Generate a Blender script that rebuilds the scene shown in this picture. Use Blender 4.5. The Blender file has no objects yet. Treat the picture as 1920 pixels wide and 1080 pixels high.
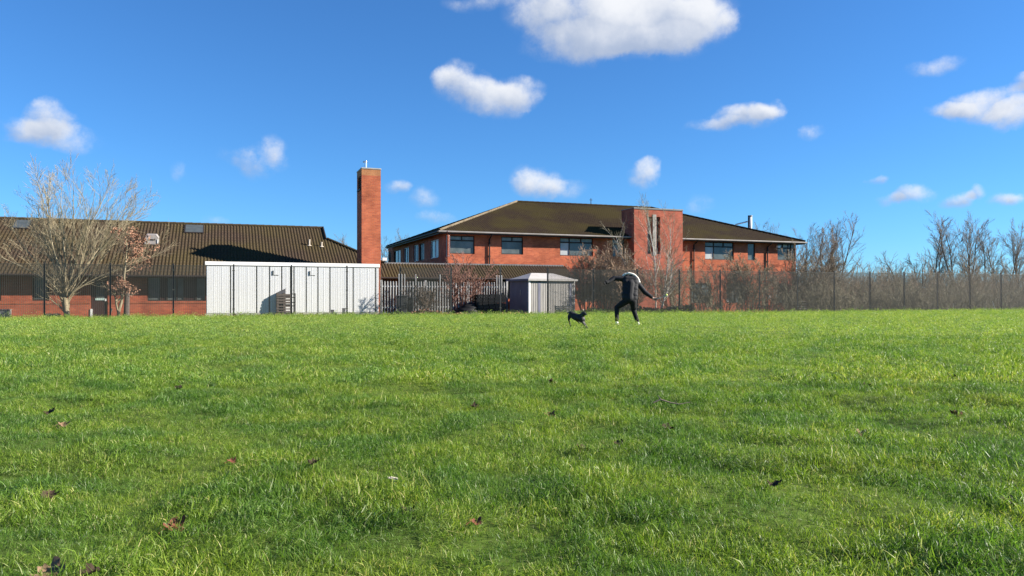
import bpy, math, random
import numpy as np
from mathutils import Vector, Matrix
R = math.radians
sc = bpy.context.scene
COL = sc.collection

# ------------------------------------------------------------------ camera
F, CAMH, HOR = 1440.0, 0.93, 555.0        # focal length in photo pixels, eye height, horizon row
cam = bpy.data.cameras.new('camera'); cam_o = bpy.data.objects.new('camera', cam); COL.objects.link(cam_o)
cam.sensor_width = 36; cam.lens = 27; cam.clip_start = 0.05; cam.clip_end = 3000
cam.shift_y = 15 / 1920
cam_o.location = (0, 0, CAMH); cam_o.rotation_euler = (R(90), 0, 0)
sc.camera = cam_o
# ------------------------------------------------------------------ sun, exposure
SUN_EL, SUN_PHI = R(26.2), R(88.5)          # phi: from straight behind the camera round to the right
sdir = Vector((math.sin(SUN_PHI) * math.cos(SUN_EL), -math.cos(SUN_PHI) * math.cos(SUN_EL), math.sin(SUN_EL)))
sun = bpy.data.lights.new('sun', 'SUN'); sun_o = bpy.data.objects.new('sun', sun); COL.objects.link(sun_o)
sun.energy = 5.0; sun.angle = R(0.5); sun.color = (1.0, 0.93, 0.83)
sun_o.rotation_euler = sdir.to_track_quat('Z', 'Y').to_euler()
sun_o.location = (30, -20, 40)
sc.view_settings.view_transform = 'Standard'; sc.view_settings.look = 'None'
sc.view_settings.gamma = 1; sc.view_settings.exposure = 1.55
sc.view_settings.use_curve_mapping = False
sc.cycles.use_denoising = True
sc.cycles.max_bounces = 4; sc.cycles.diffuse_bounces = 2; sc.cycles.glossy_bounces = 2
sc.cycles.transmission_bounces = 3; sc.cycles.transparent_max_bounces = 6

# ------------------------------------------------------------------ sky
def build_sky():
    w = bpy.data.worlds.new('World'); sc.world = w; w.use_nodes = True
    nt = w.node_tree; N = nt.nodes; L = nt.links; N.clear()
    def nd(t, **k):
        n = N.new(t)
        for a, b in k.items(): setattr(n, a, b)
        return n
    def sock(n, i, v):
        if isinstance(v, bpy.types.NodeSocket): L.new(v, n.inputs[i])
        else: n.inputs[i].default_value = v
    def M(op, a, b=None, c=None):
        n = nd('ShaderNodeMath', operation=op); sock(n, 0, a)
        if b is not None: sock(n, 1, b)
        if c is not None: sock(n, 2, c)
        return n.outputs[0]
    def V(op, a, b=None):
        n = nd('ShaderNodeVectorMath', operation=op); sock(n, 0, a)
        if b is not None: sock(n, 1, b)
        return n.outputs['Value'] if op in ('DOT_PRODUCT', 'LENGTH') else n.outputs[0]
    sky = nd('ShaderNodeTexSky', sky_type='NISHITA', sun_disc=False)
    sky.sun_elevation = SUN_EL; sky.sun_rotation = math.pi - SUN_PHI
    sky.air_density = 1.0; sky.dust_density = 0.0; sky.ozone_density = 6.0; sky.altitude = 0
    tc = nd('ShaderNodeTexCoord')
    L.new(V('NORMALIZE', V('ADD', tc.outputs['Generated'], (0, 0, 0.015))), sky.inputs[0])     # clear winter air: little horizon glow
    hs = nd('ShaderNodeMix', data_type='RGBA', blend_type='MULTIPLY'); hs.inputs[0].default_value = 1.0
    L.new(sky.outputs[0], hs.inputs[6]); hs.inputs[7].default_value = (0.48, 0.80, 1.04, 1)   # white balance of the photograph
    bg1 = nd('ShaderNodeBackground'); L.new(hs.outputs[2], bg1.inputs[0]); bg1.inputs[1].default_value = 0.06
    sep = nd('ShaderNodeSeparateXYZ'); L.new(tc.outputs['Generated'], sep.inputs[0])
    az = M('ARCTAN2', sep.outputs[0], sep.outputs[1]); el = M('ARCSINE', sep.outputs[2])
    nz = nd('ShaderNodeTexNoise'); L.new(tc.outputs['Generated'], nz.inputs['Vector'])
    nz.inputs['Scale'].default_value = 13; nz.inputs['Detail'].default_value = 6; nz.inputs['Roughness'].default_value = 0.55
    nz2 = nd('ShaderNodeTexNoise'); L.new(tc.outputs['Generated'], nz2.inputs['Vector'])
    nz2.inputs['Scale'].default_value = 20; nz2.inputs['Detail'].default_value = 8; nz2.inputs['Roughness'].default_value = 0.66
    cb = nd('ShaderNodeCombineXYZ'); L.new(az, cb.inputs[0]); L.new(el, cb.inputs[1])
    warp = V('MULTIPLY', V('SUBTRACT', nz.outputs['Color'], (0.5, 0.5, 0.5)), (0.06, 0.045, 0))
    p = V('ADD', cb.outputs[0], warp)
    blobs = []      # azimuth, elevation, half width, half height, strength: every cloud is a few soft lobes
    def lobe(px, py, w_, h_, s=1.0):
        a = math.atan((px - 960) / F); e = math.atan((HOR - py) / F * math.cos(a))
        k = math.cos(a) ** 2 / F
        blobs.append((a, e, w_ * k * 1.36, h_ / F * math.cos(a) * 1.42, s))
    for t in ((1120, 22, 120, 62), (1225, 40, 130, 55), (1310, 42, 60, 32, .8), (1085, 84, 90, 28, .8), (1005, 30, 55, 34, .5),
              (900, 4, 55, 14, .4), (1375, 40, 22, 14, .45), (1230, 82, 80, 20, .7),
              (868, 160, 55, 30, .75), (915, 188, 62, 30, .9), (968, 172, 42, 24, .75), (840, 150, 30, 18, .5),
              (86, 226, 44, 25, .9), (98, 256, 85, 22, .75), (22, 244, 50, 20, .6), 
              (488, 302, 50, 24, .55), (522, 284, 24, 22, .55), (440, 290, 34, 12, .35),
              (1400, 216, 62, 20, .95), (1440, 204, 36, 15, .85), (1338, 230, 40, 11, .5), (1530, 247, 26, 12, .5),
              (1840, 196, 60, 26, 1), (1905, 216, 46, 22, 1), (1785, 206, 46, 12, .6), (1912, 160, 26, 16, .8),
              (1755, 122, 48, 12, .45), (1010, 340, 42, 24, 1), (1060, 352, 40, 14, .4), (1214, 332, 30, 24, 1),
              (1702, 366, 36, 17, 1), (1660, 376, 26, 10, .5), (1785, 374, 28, 14, .95), (1822, 362, 22, 10, .7), (1892, 372, 34, 14, 1),
              (746, 348, 24, 12, .6), (800, 374, 28, 18, .4), (340, 316, 14, 16, .35), (815, 412, 34, 12, .45), (400, 414, 24, 10, .4),
              (1632, 336, 16, 8, .45), (1320, 385, 24, 16, .35)):
        lobe(*t)
    # running sums kept in two vectors so the lobes are evaluated one after another
    def VM(a, b, c):
        n = nd('ShaderNodeVectorMath', operation='MULTIPLY_ADD'); sock(n, 0, a); sock(n, 1, b); sock(n, 2, c); return n.outputs[0]
    st = p; tq = None
    for a, e, w_, h_, s in blobs:
        q = VM(st, (1 / w_, 1 / h_, 0), (-a / w_, -e / h_, 0))
        f = M('MAXIMUM', M('MULTIPLY_ADD', V('DOT_PRODUCT', q, q), -s, s), 0.0)
        tq = VM(q, f, tq if tq is not None else (0, 0, 0))
        st = VM(f, (0, 0, 1), VM(tq, (1e-9, 1e-9, 0), st))
    sx = nd('ShaderNodeSeparateXYZ'); L.new(st, sx.inputs[0]); F_ = sx.outputs[2]
    # outside the frame the same kind of scattered cloud goes on
    nz3 = nd('ShaderNodeTexNoise'); L.new(tc.outputs['Generated'], nz3.inputs['Vector']); nz3.inputs['Scale'].default_value = 4.5; nz3.inputs['Detail'].default_value = 3
    far = nd('ShaderNodeMapRange'); L.new(M('ABSOLUTE', az), far.inputs[0]); far.inputs[1].default_value = 0.72; far.inputs[2].default_value = 0.95
    cl = nd('ShaderNodeMapRange'); L.new(nz3.outputs['Fac'], cl.inputs[0]); cl.inputs[1].default_value = 0.60; cl.inputs[2].default_value = 0.74
    F_ = M('ADD', F_, M('MULTIPLY', far.outputs[0], cl.outputs[0]))
    S_ = V('DOT_PRODUCT', tq, (0.35, 0.75, 0))
    dens = M('ADD', F_, M('MULTIPLY', M('SUBTRACT', nz2.outputs['Fac'], 0.5), M('MINIMUM', M('MULTIPLY', F_, 5.0), 2.0)))
    mr = nd('ShaderNodeMapRange', interpolation_type='SMOOTHSTEP'); L.new(dens, mr.inputs[0])
    mr.inputs[1].default_value = 0.02; mr.inputs[2].default_value = 1.3; mr.inputs[4].default_value = 0.95
    shade = M('ADD', M('DIVIDE', S_, M('ADD', F_, 0.2)), M('MULTIPLY', M('SUBTRACT', nz.outputs['Fac'], 0.5), 1.3))
    ms = nd('ShaderNodeMapRange', interpolation_type='SMOOTHSTEP'); L.new(shade, ms.inputs[0])
    ms.inputs[1].default_value = -0.5; ms.inputs[2].default_value = 0.42
    cc = nd('ShaderNodeMix', data_type='RGBA'); L.new(ms.outputs[0], cc.inputs[0])
    cc.inputs[6].default_value = (0.145, 0.175, 0.235, 1); cc.inputs[7].default_value = (0.33, 0.335, 0.345, 1)
    bg2 = nd('ShaderNodeBackground'); L.new(cc.outputs[2], bg2.inputs[0]); bg2.inputs[1].default_value = 1.0
    mx = nd('ShaderNodeMixShader'); L.new(mr.outputs[0], mx.inputs[0]); L.new(bg1.outputs[0], mx.inputs[1]); L.new(bg2.outputs[0], mx.inputs[2])
    w.cycles.sampling_method = 'NONE'
    out = nd('ShaderNodeOutputWorld'); L.new(mx.outputs[0], out.inputs[0])
build_sky()

# ------------------------------------------------------------------ helpers
def gx(px, Y): return (px - 960) / F * Y
def gz(py, Y): return CAMH + (HOR - py) / F * Y
def tag(o, label=None, cat=None, group=None, kind=None):
    for k, v in (('label', label), ('category', cat), ('group', group), ('kind', kind)):
        if v: o[k] = v
    return o
def empty(name, loc, rz=0.0):
    o = bpy.data.objects.new(name, None); COL.objects.link(o); o.location = loc; o.rotation_euler = (0, 0, rz)
    o.empty_display_size = 0.2
    return o
def link(name, me, parent=None, loc=(0, 0, 0), rot=(0, 0, 0), scale=None):
    o = bpy.data.objects.new(name, me); COL.objects.link(o); o.location = loc; o.rotation_euler = rot
    if scale is not None: o.scale = scale
    if parent is not None: o.parent = parent
    return o
def np_mesh(name, V, quads=None, tris=None, mat=None, smooth=False):
    me = bpy.data.meshes.new(name)
    V = np.asarray(V, dtype=np.float32).reshape(-1, 3)
    q = np.zeros((0, 4), np.int32) if quads is None else np.asarray(quads, np.int32).reshape(-1, 4)
    t = np.zeros((0, 3), np.int32) if tris is None else np.asarray(tris, np.int32).reshape(-1, 3)
    me.vertices.add(len(V)); me.vertices.foreach_set('co', V.ravel())
    nl = q.size + t.size; me.loops.add(nl)
    me.loops.foreach_set('vertex_index', np.concatenate([q.ravel(), t.ravel()]))
    me.polygons.add(len(q) + len(t))
    st = np.concatenate([np.arange(len(q)) * 4, q.size + np.arange(len(t)) * 3]).astype(np.int32)
    me.polygons.foreach_set('loop_start', st)
    if smooth: me.polygons.foreach_set('use_smooth', np.ones(len(q) + len(t), bool))
    me.update(calc_edges=True)
    if mat: me.materials.append(mat)
    return me
class MB:
    def __init__(s): s.v = []; s.f = []
    def box(s, c, d, rz=0.0, M=None):
        n = len(s.v); x, y, z = d[0] / 2, d[1] / 2, d[2] / 2
        for p in ((-x, -y, -z), (x, -y, -z), (x, y, -z), (-x, y, -z), (-x, -y, z), (x, -y, z), (x, y, z), (-x, y, z)):
            if M is not None: q = M @ Vector(p); p = (q.x, q.y, q.z)
            elif rz: p = (p[0] * math.cos(rz) - p[1] * math.sin(rz), p[0] * math.sin(rz) + p[1] * math.cos(rz), p[2])
            s.v.append((p[0] + c[0], p[1] + c[1], p[2] + c[2]))
        for f in ((0, 3, 2, 1), (4, 5, 6, 7), (0, 1, 5, 4), (1, 2, 6, 5), (2, 3, 7, 6), (3, 0, 4, 7)):
            s.f.append([n + i for i in f])
        return s
    def b2(s, x0, x1, y0, y1, z0, z1): return s.box(((x0 + x1) / 2, (y0 + y1) / 2, (z0 + z1) / 2), (x1 - x0, y1 - y0, z1 - z0))
    def bar(s, p0, p1, w, d=None):
        p0, p1 = Vector(p0), Vector(p1); ax = p1 - p0
        Mx = ax.to_track_quat('Z', 'Y').to_matrix()
        return s.box((p0 + p1) / 2, (w, d or w, ax.length), M=Mx)
    def poly(s, pts):
        n = len(s.v); s.v += [tuple(p) for p in pts]; s.f.append(list(range(n, n + len(pts)))); return s
    def tube(s, pts, rad, n=8, cap=True):
        pts = [Vector(p) for p in pts]; b = len(s.v); m = len(pts)
        if not hasattr(rad, '__len__'): rad = [rad] * m
        for i, p in enumerate(pts):
            d = (pts[min(i + 1, m - 1)] - pts[max(i - 1, 0)]).normalized()
            a = d.cross(Vector((0.31, 0.17, 0.93))); a = a.normalized() if a.length > 1e-4 else Vector((1, 0, 0)); c = d.cross(a)
            for k in range(n):
                t = 2 * math.pi * k / n; q = p + (a * math.cos(t) + c * math.sin(t)) * rad[i]; s.v.append(tuple(q))
        for i in range(m - 1):
            for k in range(n):
                s.f.append([b + i * n + k, b + i * n + (k + 1) % n, b + (i + 1) * n + (k + 1) % n, b + (i + 1) * n + k])
        if cap: s.f.append([b + k for k in range(n)][::-1]); s.f.append([b + (m - 1) * n + k for k in range(n)])
        return s
    def mesh(s, name, mat=None, smooth=False):
        me = bpy.data.meshes.new(name); me.from_pydata(s.v, [], s.f); me.update()
        if smooth:
            for p in me.polygons: p.use_smooth = True
        if mat: me.materials.append(mat)
        return me
    def build(s, name, mat, parent=None, loc=(0, 0, 0), rot=(0, 0, 0), smooth=False, bevel=0):
        o = link(name, s.mesh(name, mat, smooth), parent, loc, rot)
        if bevel:
            b = o.modifiers.new('bevel', 'BEVEL'); b.width = bevel; b.segments = 2; b.limit_method = 'ANGLE'
        return o

# ------------------------------------------------------------------ materials
def mat(name, base, rough=0.8, spec=0.3, metal=0.0, var=None, vscale=3.0, vdetail=4, fine=None, fscale=60, bump=0.0, bscale=40, stretch=None, world=False, mix=(0.35, 0.65)):
    m = bpy.data.materials.new(name); m.use_nodes = True; nt = m.node_tree; N = nt.nodes; L = nt.links
    b = N['Principled BSDF']; b.inputs['Roughness'].default_value = rough; b.inputs['Specular IOR Level'].default_value = spec; b.inputs['Metallic'].default_value = metal
    b.inputs['Base Color'].default_value = (*base, 1)
    if world: co = N.new('ShaderNodeNewGeometry').outputs['Position']
    else: co = N.new('ShaderNodeTexCoord').outputs['Object']
    if stretch:
        mp = N.new('ShaderNodeMapping'); mp.inputs['Scale'].default_value = stretch; L.new(co, mp.inputs[0]); co = mp.outputs[0]
    col = None
    if var:
        n = N.new('ShaderNodeTexNoise'); n.inputs['Scale'].default_value = vscale; n.inputs['Detail'].default_value = vdetail; L.new(co, n.inputs['Vector'])
        r = N.new('ShaderNodeMapRange'); r.inputs[1].default_value = mix[0]; r.inputs[2].default_value = mix[1]; L.new(n.outputs[0], r.inputs[0])
        x = N.new('ShaderNodeMix'); x.data_type = 'RGBA'; L.new(r.outputs[0], x.inputs[0]); x.inputs[6].default_value = (*base, 1); x.inputs[7].default_value = (*var, 1)
        col = x.outputs[2]
    if fine:
        n = N.new('ShaderNodeTexNoise'); n.inputs['Scale'].default_value = fscale; n.inputs['Detail'].default_value = 3; L.new(co, n.inputs['Vector'])
        r = N.new('ShaderNodeMapRange'); r.inputs[1].default_value = 0.4; r.inputs[2].default_value = 0.7; r.inputs[4].default_value = 0.8; L.new(n.outputs[0], r.inputs[0])
        x = N.new('ShaderNodeMix'); x.data_type = 'RGBA'; L.new(r.outputs[0], x.inputs[0])
        if col: L.new(col, x.inputs[6])
        else: x.inputs[6].default_value = (*base, 1)
        x.inputs[7].default_value = (*fine, 1); col = x.outputs[2]
    if col: L.new(col, b.inputs['Base Color'])
    if bump:
        n = N.new('ShaderNodeTexNoise'); n.inputs['Scale'].default_value = bscale; n.inputs['Detail'].default_value = 4; L.new(co, n.inputs['Vector'])
        bp = N.new('ShaderNodeBump'); bp.inputs['Strength'].default_value = bump; bp.inputs['Distance'].default_value = 0.02; L.new(n.outputs[0], bp.inputs['Height']); L.new(bp.outputs[0], b.inputs['Normal'])
    return m
def brick_mat(name, c1, c2, mortar):
    m = bpy.data.materials.new(name); m.use_nodes = True; nt = m.node_tree; N = nt.nodes; L = nt.links
    b = N['Principled BSDF']; b.inputs['Roughness'].default_value = 0.9; b.inputs['Specular IOR Level'].default_value = 0.15
    tc = N.new('ShaderNodeTexCoord'); sp = N.new('ShaderNodeSeparateXYZ'); L.new(tc.outputs['Object'], sp.inputs[0])
    ad = N.new('ShaderNodeMath'); L.new(sp.outputs[0], ad.inputs[0]); L.new(sp.outputs[1], ad.inputs[1])
    cb = N.new('ShaderNodeCombineXYZ'); L.new(ad.outputs[0], cb.inputs[0]); L.new(sp.outputs[2], cb.inputs[1])
    br = N.new('ShaderNodeTexBrick'); L.new(cb.outputs[0], br.inputs['Vector']); br.inputs['Scale'].default_value = 1.0
    br.inputs['Brick Width'].default_value = 0.225; br.inputs['Row Height'].default_value = 0.075; br.inputs['Mortar Size'].default_value = 0.006
    br.inputs['Color1'].default_value = (*c1, 1); br.inputs['Color2'].default_value = (*c2, 1); br.inputs['Mortar'].default_value = (*mortar, 1)
    n = N.new('ShaderNodeTexNoise'); n.inputs['Scale'].default_value = 1.4; n.inputs['Detail'].default_value = 5; L.new(tc.outputs['Object'], n.inputs['Vector'])
    r = N.new('ShaderNodeMapRange'); r.inputs[1].default_value = 0.3; r.inputs[2].default_value = 0.72; r.inputs[3].default_value = 1.2; r.inputs[4].default_value = 0.72; L.new(n.outputs[0], r.inputs[0])
    x = N.new('ShaderNodeMix'); x.data_type = 'RGBA'; x.blend_type = 'MULTIPLY'; x.inputs[0].default_value = 1
    L.new(br.outputs['Color'], x.inputs[6]); L.new(r.outputs[0], x.inputs[7]); L.new(x.outputs[2], b.inputs['Base Color'])
    bp = N.new('ShaderNodeBump'); bp.inputs['Strength'].default_value = 0.5; bp.inputs['Distance'].default_value = 0.01; bp.invert = True
    L.new(br.outputs['Fac'], bp.inputs['Height']); L.new(bp.outputs[0], b.inputs['Normal'])
    return m
M_brick = brick_mat('red_brick', (0.42, 0.110, 0.054), (0.31, 0.075, 0.040), (0.27, 0.145, 0.10))
M_brick2 = brick_mat('orange_brick', (0.43, 0.118, 0.054), (0.32, 0.080, 0.040), (0.29, 0.155, 0.105))
M_brick3 = brick_mat('pink_brick', (0.37, 0.100, 0.058), (0.29, 0.074, 0.045), (0.27, 0.155, 0.115))
M_tile = mat('brown_roof_tile', (0.037, 0.024, 0.017), 0.9, 0.15, var=(0.048, 0.037, 0.014), vscale=0.45, fine=(0.062, 0.044, 0.027), fscale=9, bump=0.3, bscale=30)
M_tile2 = mat('mossy_roof_tile', (0.025, 0.0160, 0.0120), 0.95, 0.1, var=(0.040, 0.031, 0.0105), vscale=0.4, fine=(0.044, 0.033, 0.016), fscale=7, bump=0.3, bscale=30, mix=(0.4, 0.6))
M_ridge = mat('ridge_tile', (0.17, 0.135, 0.09), 0.9, 0.2, var=(0.10, 0.08, 0.05), vscale=4)
M_dark = mat('dark_brown_timber', (0.022, 0.016, 0.014), 0.6, 0.3, var=(0.03, 0.022, 0.018), vscale=4)
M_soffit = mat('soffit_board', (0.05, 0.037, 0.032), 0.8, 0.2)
M_gutter = mat('grey_gutter', (0.26, 0.24, 0.22), 0.5, 0.4, var=(0.2, 0.18, 0.16), vscale=2)
M_black = mat('black_plastic', (0.007, 0.007, 0.008), 0.6, 0.2, var=(0.011, 0.011, 0.012), vscale=3)
M_glass = mat('window_glass', (0.060, 0.073, 0.070), 0.12, 0.45, var=(0.12, 0.135, 0.13), vscale=1.6)  # grey-green of reflected trees put into the base colour
M_glass_b = mat('window_blind', (0.42, 0.43, 0.42), 0.35, 0.6, var=(0.33, 0.35, 0.35), vscale=1.5)
M_frame_w = mat('pale_frame', (0.55, 0.55, 0.54), 0.5, 0.4, var=(0.45, 0.45, 0.44), vscale=3)
M_door = mat('maroon_door', (0.035, 0.015, 0.014), 0.45, 0.4, var=(0.045, 0.02, 0.018), vscale=3)
M_white = mat('white_paint', (0.74, 0.73, 0.70), 0.5, 0.4, var=(0.66, 0.64, 0.60), vscale=2)
M_panel = mat('grey_white_sheet_steel', (0.80, 0.80, 0.785), 0.45, 0.4, var=(0.765, 0.765, 0.75), vscale=0.7, stretch=(2, 2, 0.5))
M_joint = mat('dark_joint', (0.045, 0.05, 0.048), 0.6, 0.3, var=(0.06, 0.065, 0.06), vscale=4)
M_galv = mat('galvanised_steel', (0.29, 0.29, 0.285), 0.55, 0.35, 0.15, var=(0.20, 0.20, 0.195), vscale=5)
M_fence = mat('dark_fence_coating', (0.048, 0.048, 0.040), 0.55, 0.3, var=(0.058, 0.058, 0.048), vscale=1)
M_steel = mat('bright_steel', (0.75, 0.76, 0.78), 0.2, 0.5, 0.9, var=(0.6, 0.62, 0.64), vscale=3)
M_conc = mat('pale_concrete', (0.34, 0.32, 0.29), 0.9, 0.2, var=(0.26, 0.24, 0.21), vscale=3, bump=0.2, bscale=20)
M_lead = mat('grey_roof_felt', (0.13, 0.13, 0.135), 0.85, 0.2, var=(0.18, 0.18, 0.18), vscale=1.5)
M_shed = mat('pale_grey_shed_panel', (0.31, 0.295, 0.275), 0.6, 0.3, var=(0.26, 0.247, 0.23), vscale=2, stretch=(4, 4, 0.6))
M_shed_shade = mat('shaded_shed_panel', (0.115, 0.12, 0.16), 0.6, 0.3, var=(0.09, 0.095, 0.13), vscale=2)  # shade of the left face put into the colour; door edges share it
M_shed_r = mat('pale_shed_roof', (0.42, 0.395, 0.365), 0.6, 0.3, var=(0.36, 0.335, 0.305), vscale=3)
M_wood = mat('weathered_timber', (0.13, 0.105, 0.09), 0.85, 0.2, var=(0.085, 0.07, 0.06), vscale=6, stretch=(1, 1, 4), bump=0.2)
M_woodp = mat('pale_timber', (0.46, 0.40, 0.32), 0.8, 0.2, var=(0.36, 0.31, 0.25), vscale=6, bump=0.2)
M_board = mat('grey_board', (0.10, 0.10, 0.11), 0.7, 0.3, var=(0.07, 0.07, 0.08), vscale=4)
M_bin = mat('charcoal_bin_plastic', (0.035, 0.038, 0.042), 0.5, 0.4, var=(0.045, 0.048, 0.05), vscale=3)
M_bark = mat('olive_grey_bark', (0.31, 0.26, 0.17), 0.9, 0.15, var=(0.19, 0.16, 0.10), vscale=7, stretch=(1, 1, 0.4), bump=0.4, world=True)
M_twig = mat('buff_twig', (0.37, 0.315, 0.195), 0.85, 0.15, var=(0.26, 0.21, 0.14), vscale=2, world=True)
M_barkd = mat('grey_brown_bark', (0.10, 0.08, 0.062), 0.9, 0.15, var=(0.15, 0.125, 0.095), vscale=6, stretch=(1, 1, 0.4), world=True)
M_twigd = mat('grey_brown_twig', (0.20, 0.16, 0.125), 0.9, 0.15, var=(0.15, 0.118, 0.09), vscale=1.5, world=True)
M_birch = mat('pale_birch_bark', (0.50, 0.46, 0.40), 0.8, 0.2, var=(0.22, 0.19, 0.16), vscale=9, stretch=(1, 1, 2.5), world=True, mix=(0.5, 0.75))
M_twigr = mat('red_brown_twig', (0.26, 0.13, 0.10), 0.8, 0.2, var=(0.18, 0.10, 0.075), vscale=2, world=True)
M_hedge = mat('brown_hedge_twig', (0.25, 0.19, 0.135), 0.9, 0.1, var=(0.17, 0.145, 0.10), vscale=0.6, world=True)
M_hedge2 = mat('olive_hedge_twig', (0.22, 0.20, 0.135), 0.9, 0.1, var=(0.16, 0.14, 0.10), vscale=0.8, world=True)
M_hedge3 = mat('light_brown_twig', (0.40, 0.28, 0.19), 0.9, 0.1, var=(0.28, 0.19, 0.125), vscale=0.9, world=True)
M_dleaf = mat('russet_leaf', (0.21, 0.095, 0.055), 0.7, 0.25, var=(0.30, 0.17, 0.11), vscale=8, world=True)
M_dleaf2 = mat('dark_dead_leaf', (0.035, 0.024, 0.016), 0.9, 0.1, var=(0.06, 0.042, 0.028), vscale=30)
M_dleaf3 = mat('red_brown_dead_leaf', (0.20, 0.075, 0.040), 0.7, 0.2, var=(0.11, 0.042, 0.025), vscale=35, bump=0.3, bscale=90)
M_dleaf4 = mat('tan_dead_leaf', (0.22, 0.14, 0.085), 0.8, 0.15, var=(0.14, 0.09, 0.055), vscale=35)
M_ivy = mat('ivy_leaf', (0.045, 0.075, 0.022), 0.35, 0.5, var=(0.09, 0.12, 0.045), vscale=7, world=True)
M_jacket = mat('charcoal_puffer_fabric', (0.013, 0.013, 0.015), 0.75, 0.25, var=(0.018, 0.018, 0.020), vscale=9, bump=0.2, bscale=60)
M_sleeve = M_jacket
M_trous = mat('black_trouser_cloth', (0.012, 0.012, 0.013), 0.85, 0.2, var=(0.018, 0.018, 0.018), vscale=12)
M_fur = mat('cream_fur_trim', (0.80, 0.76, 0.68), 1.0, 0.0, var=(0.66, 0.60, 0.52), vscale=30)
M_skin = mat('skin', (0.56, 0.36, 0.27), 0.6, 0.35, var=(0.5, 0.31, 0.23), vscale=12)
M_shoe = mat('white_shoe_leather', (0.78, 0.77, 0.74), 0.5, 0.4, var=(0.7, 0.69, 0.66), vscale=15)
M_dog = mat('black_dog_coat', (0.010, 0.0095, 0.009), 0.55, 0.35, var=(0.02, 0.019, 0.017), vscale=14, bump=0.3, bscale=90)
M_ball = mat('yellow_tennis_ball_felt', (0.72, 0.78, 0.16), 0.95, 0.1, var=(0.65, 0.7, 0.2), vscale=40)
M_throw = mat('pale_green_plastic', (0.45, 0.5, 0.42), 0.4, 0.4)

# ------------------------------------------------------------------ ground
FD = Vector((0.9553, 0.2956)); FP = Vector((-12.27, 33.85)); PAN = 2.452; FH = 2.28
def fence_pt(n): return FP + FD * (n - 1) * PAN
def fence_y(x): return FP.y + (x - FP.x) * FD.y / FD.x
rs = np.random.RandomState(3)
_tab = rs.rand(256, 256)
def vnoise(x, y):
    xi = np.floor(x).astype(int); yi = np.floor(y).astype(int); fx = x - xi; fy = y - yi
    fx = fx * fx * (3 - 2 * fx); fy = fy * fy * (3 - 2 * fy)
    g = lambda a, b: _tab[a & 255, b & 255]
    return (g(xi, yi) * (1 - fx) + g(xi + 1, yi) * fx) * (1 - fy) + (g(xi, yi + 1) * (1 - fx) + g(xi + 1, yi + 1) * fx) * fy
def ground_h(x, y):
    x = np.asarray(x, float); y = np.asarray(y, float)
    d = y - fence_y(x)                                    # metres behind the fence
    near = np.clip((-d) / 6, 0, 1)
    z = near * (0.075 * (vnoise(x * 1.1 + 7, y * 1.1 + 3) - 0.5) + 0.06 * (vnoise(x * 2.9, y * 2.9 + 40) - 0.5) + 0.05 * (vnoise(x * 0.35 + 90, y * 0.35) - 0.5))
    dip = np.clip((d - 0.4) / 1.6, 0, 1); dip = dip * dip * (3 - 2 * dip)
    wide = np.where(x < -13, 0.14, np.where(x > 6, 0.24, 0.0))
    bl = np.clip((np.abs(x + 3.5) - 9.5) / 3, 0, 1)
    return z - dip * wide * bl
def axis(*segs):
    out = []
    for a, b, st in segs: out += list(np.arange(a, b - 1e-6, st))
    return np.array(out + [segs[-1][1]])
xs = axis((-900, -100, 100), (-100, -40, 6), (-40, -6, 0.6), (-6, 6, 0.12), (6, 46, 0.6), (46, 100, 6), (100, 900, 100))
ys = axis((-300, -20, 40), (-20, 0, 2), (0, 10, 0.12), (10, 50, 0.5), (50, 80, 3), (80, 200, 20), (200, 1500, 100))
gX, gY = np.meshgrid(xs, ys); gZ = ground_h(gX, gY)
nx, ny = len(xs), len(ys); idx = np.arange(nx * ny).reshape(ny, nx)
quads = np.stack([idx[:-1, :-1], idx[:-1, 1:], idx[1:, 1:], idx[1:, :-1]], -1).reshape(-1, 4)
M_soil = mat('turf_soil', (0.060, 0.100, 0.015), 0.95, 0.1, var=(0.080, 0.125, 0.018), vscale=1.3, fine=(0.050, 0.065, 0.015), fscale=25, world=True)
tag(link('ground', np_mesh('ground', np.stack([gX, gY, gZ], -1), quads, mat=M_soil, smooth=True)), kind='structure')

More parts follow.
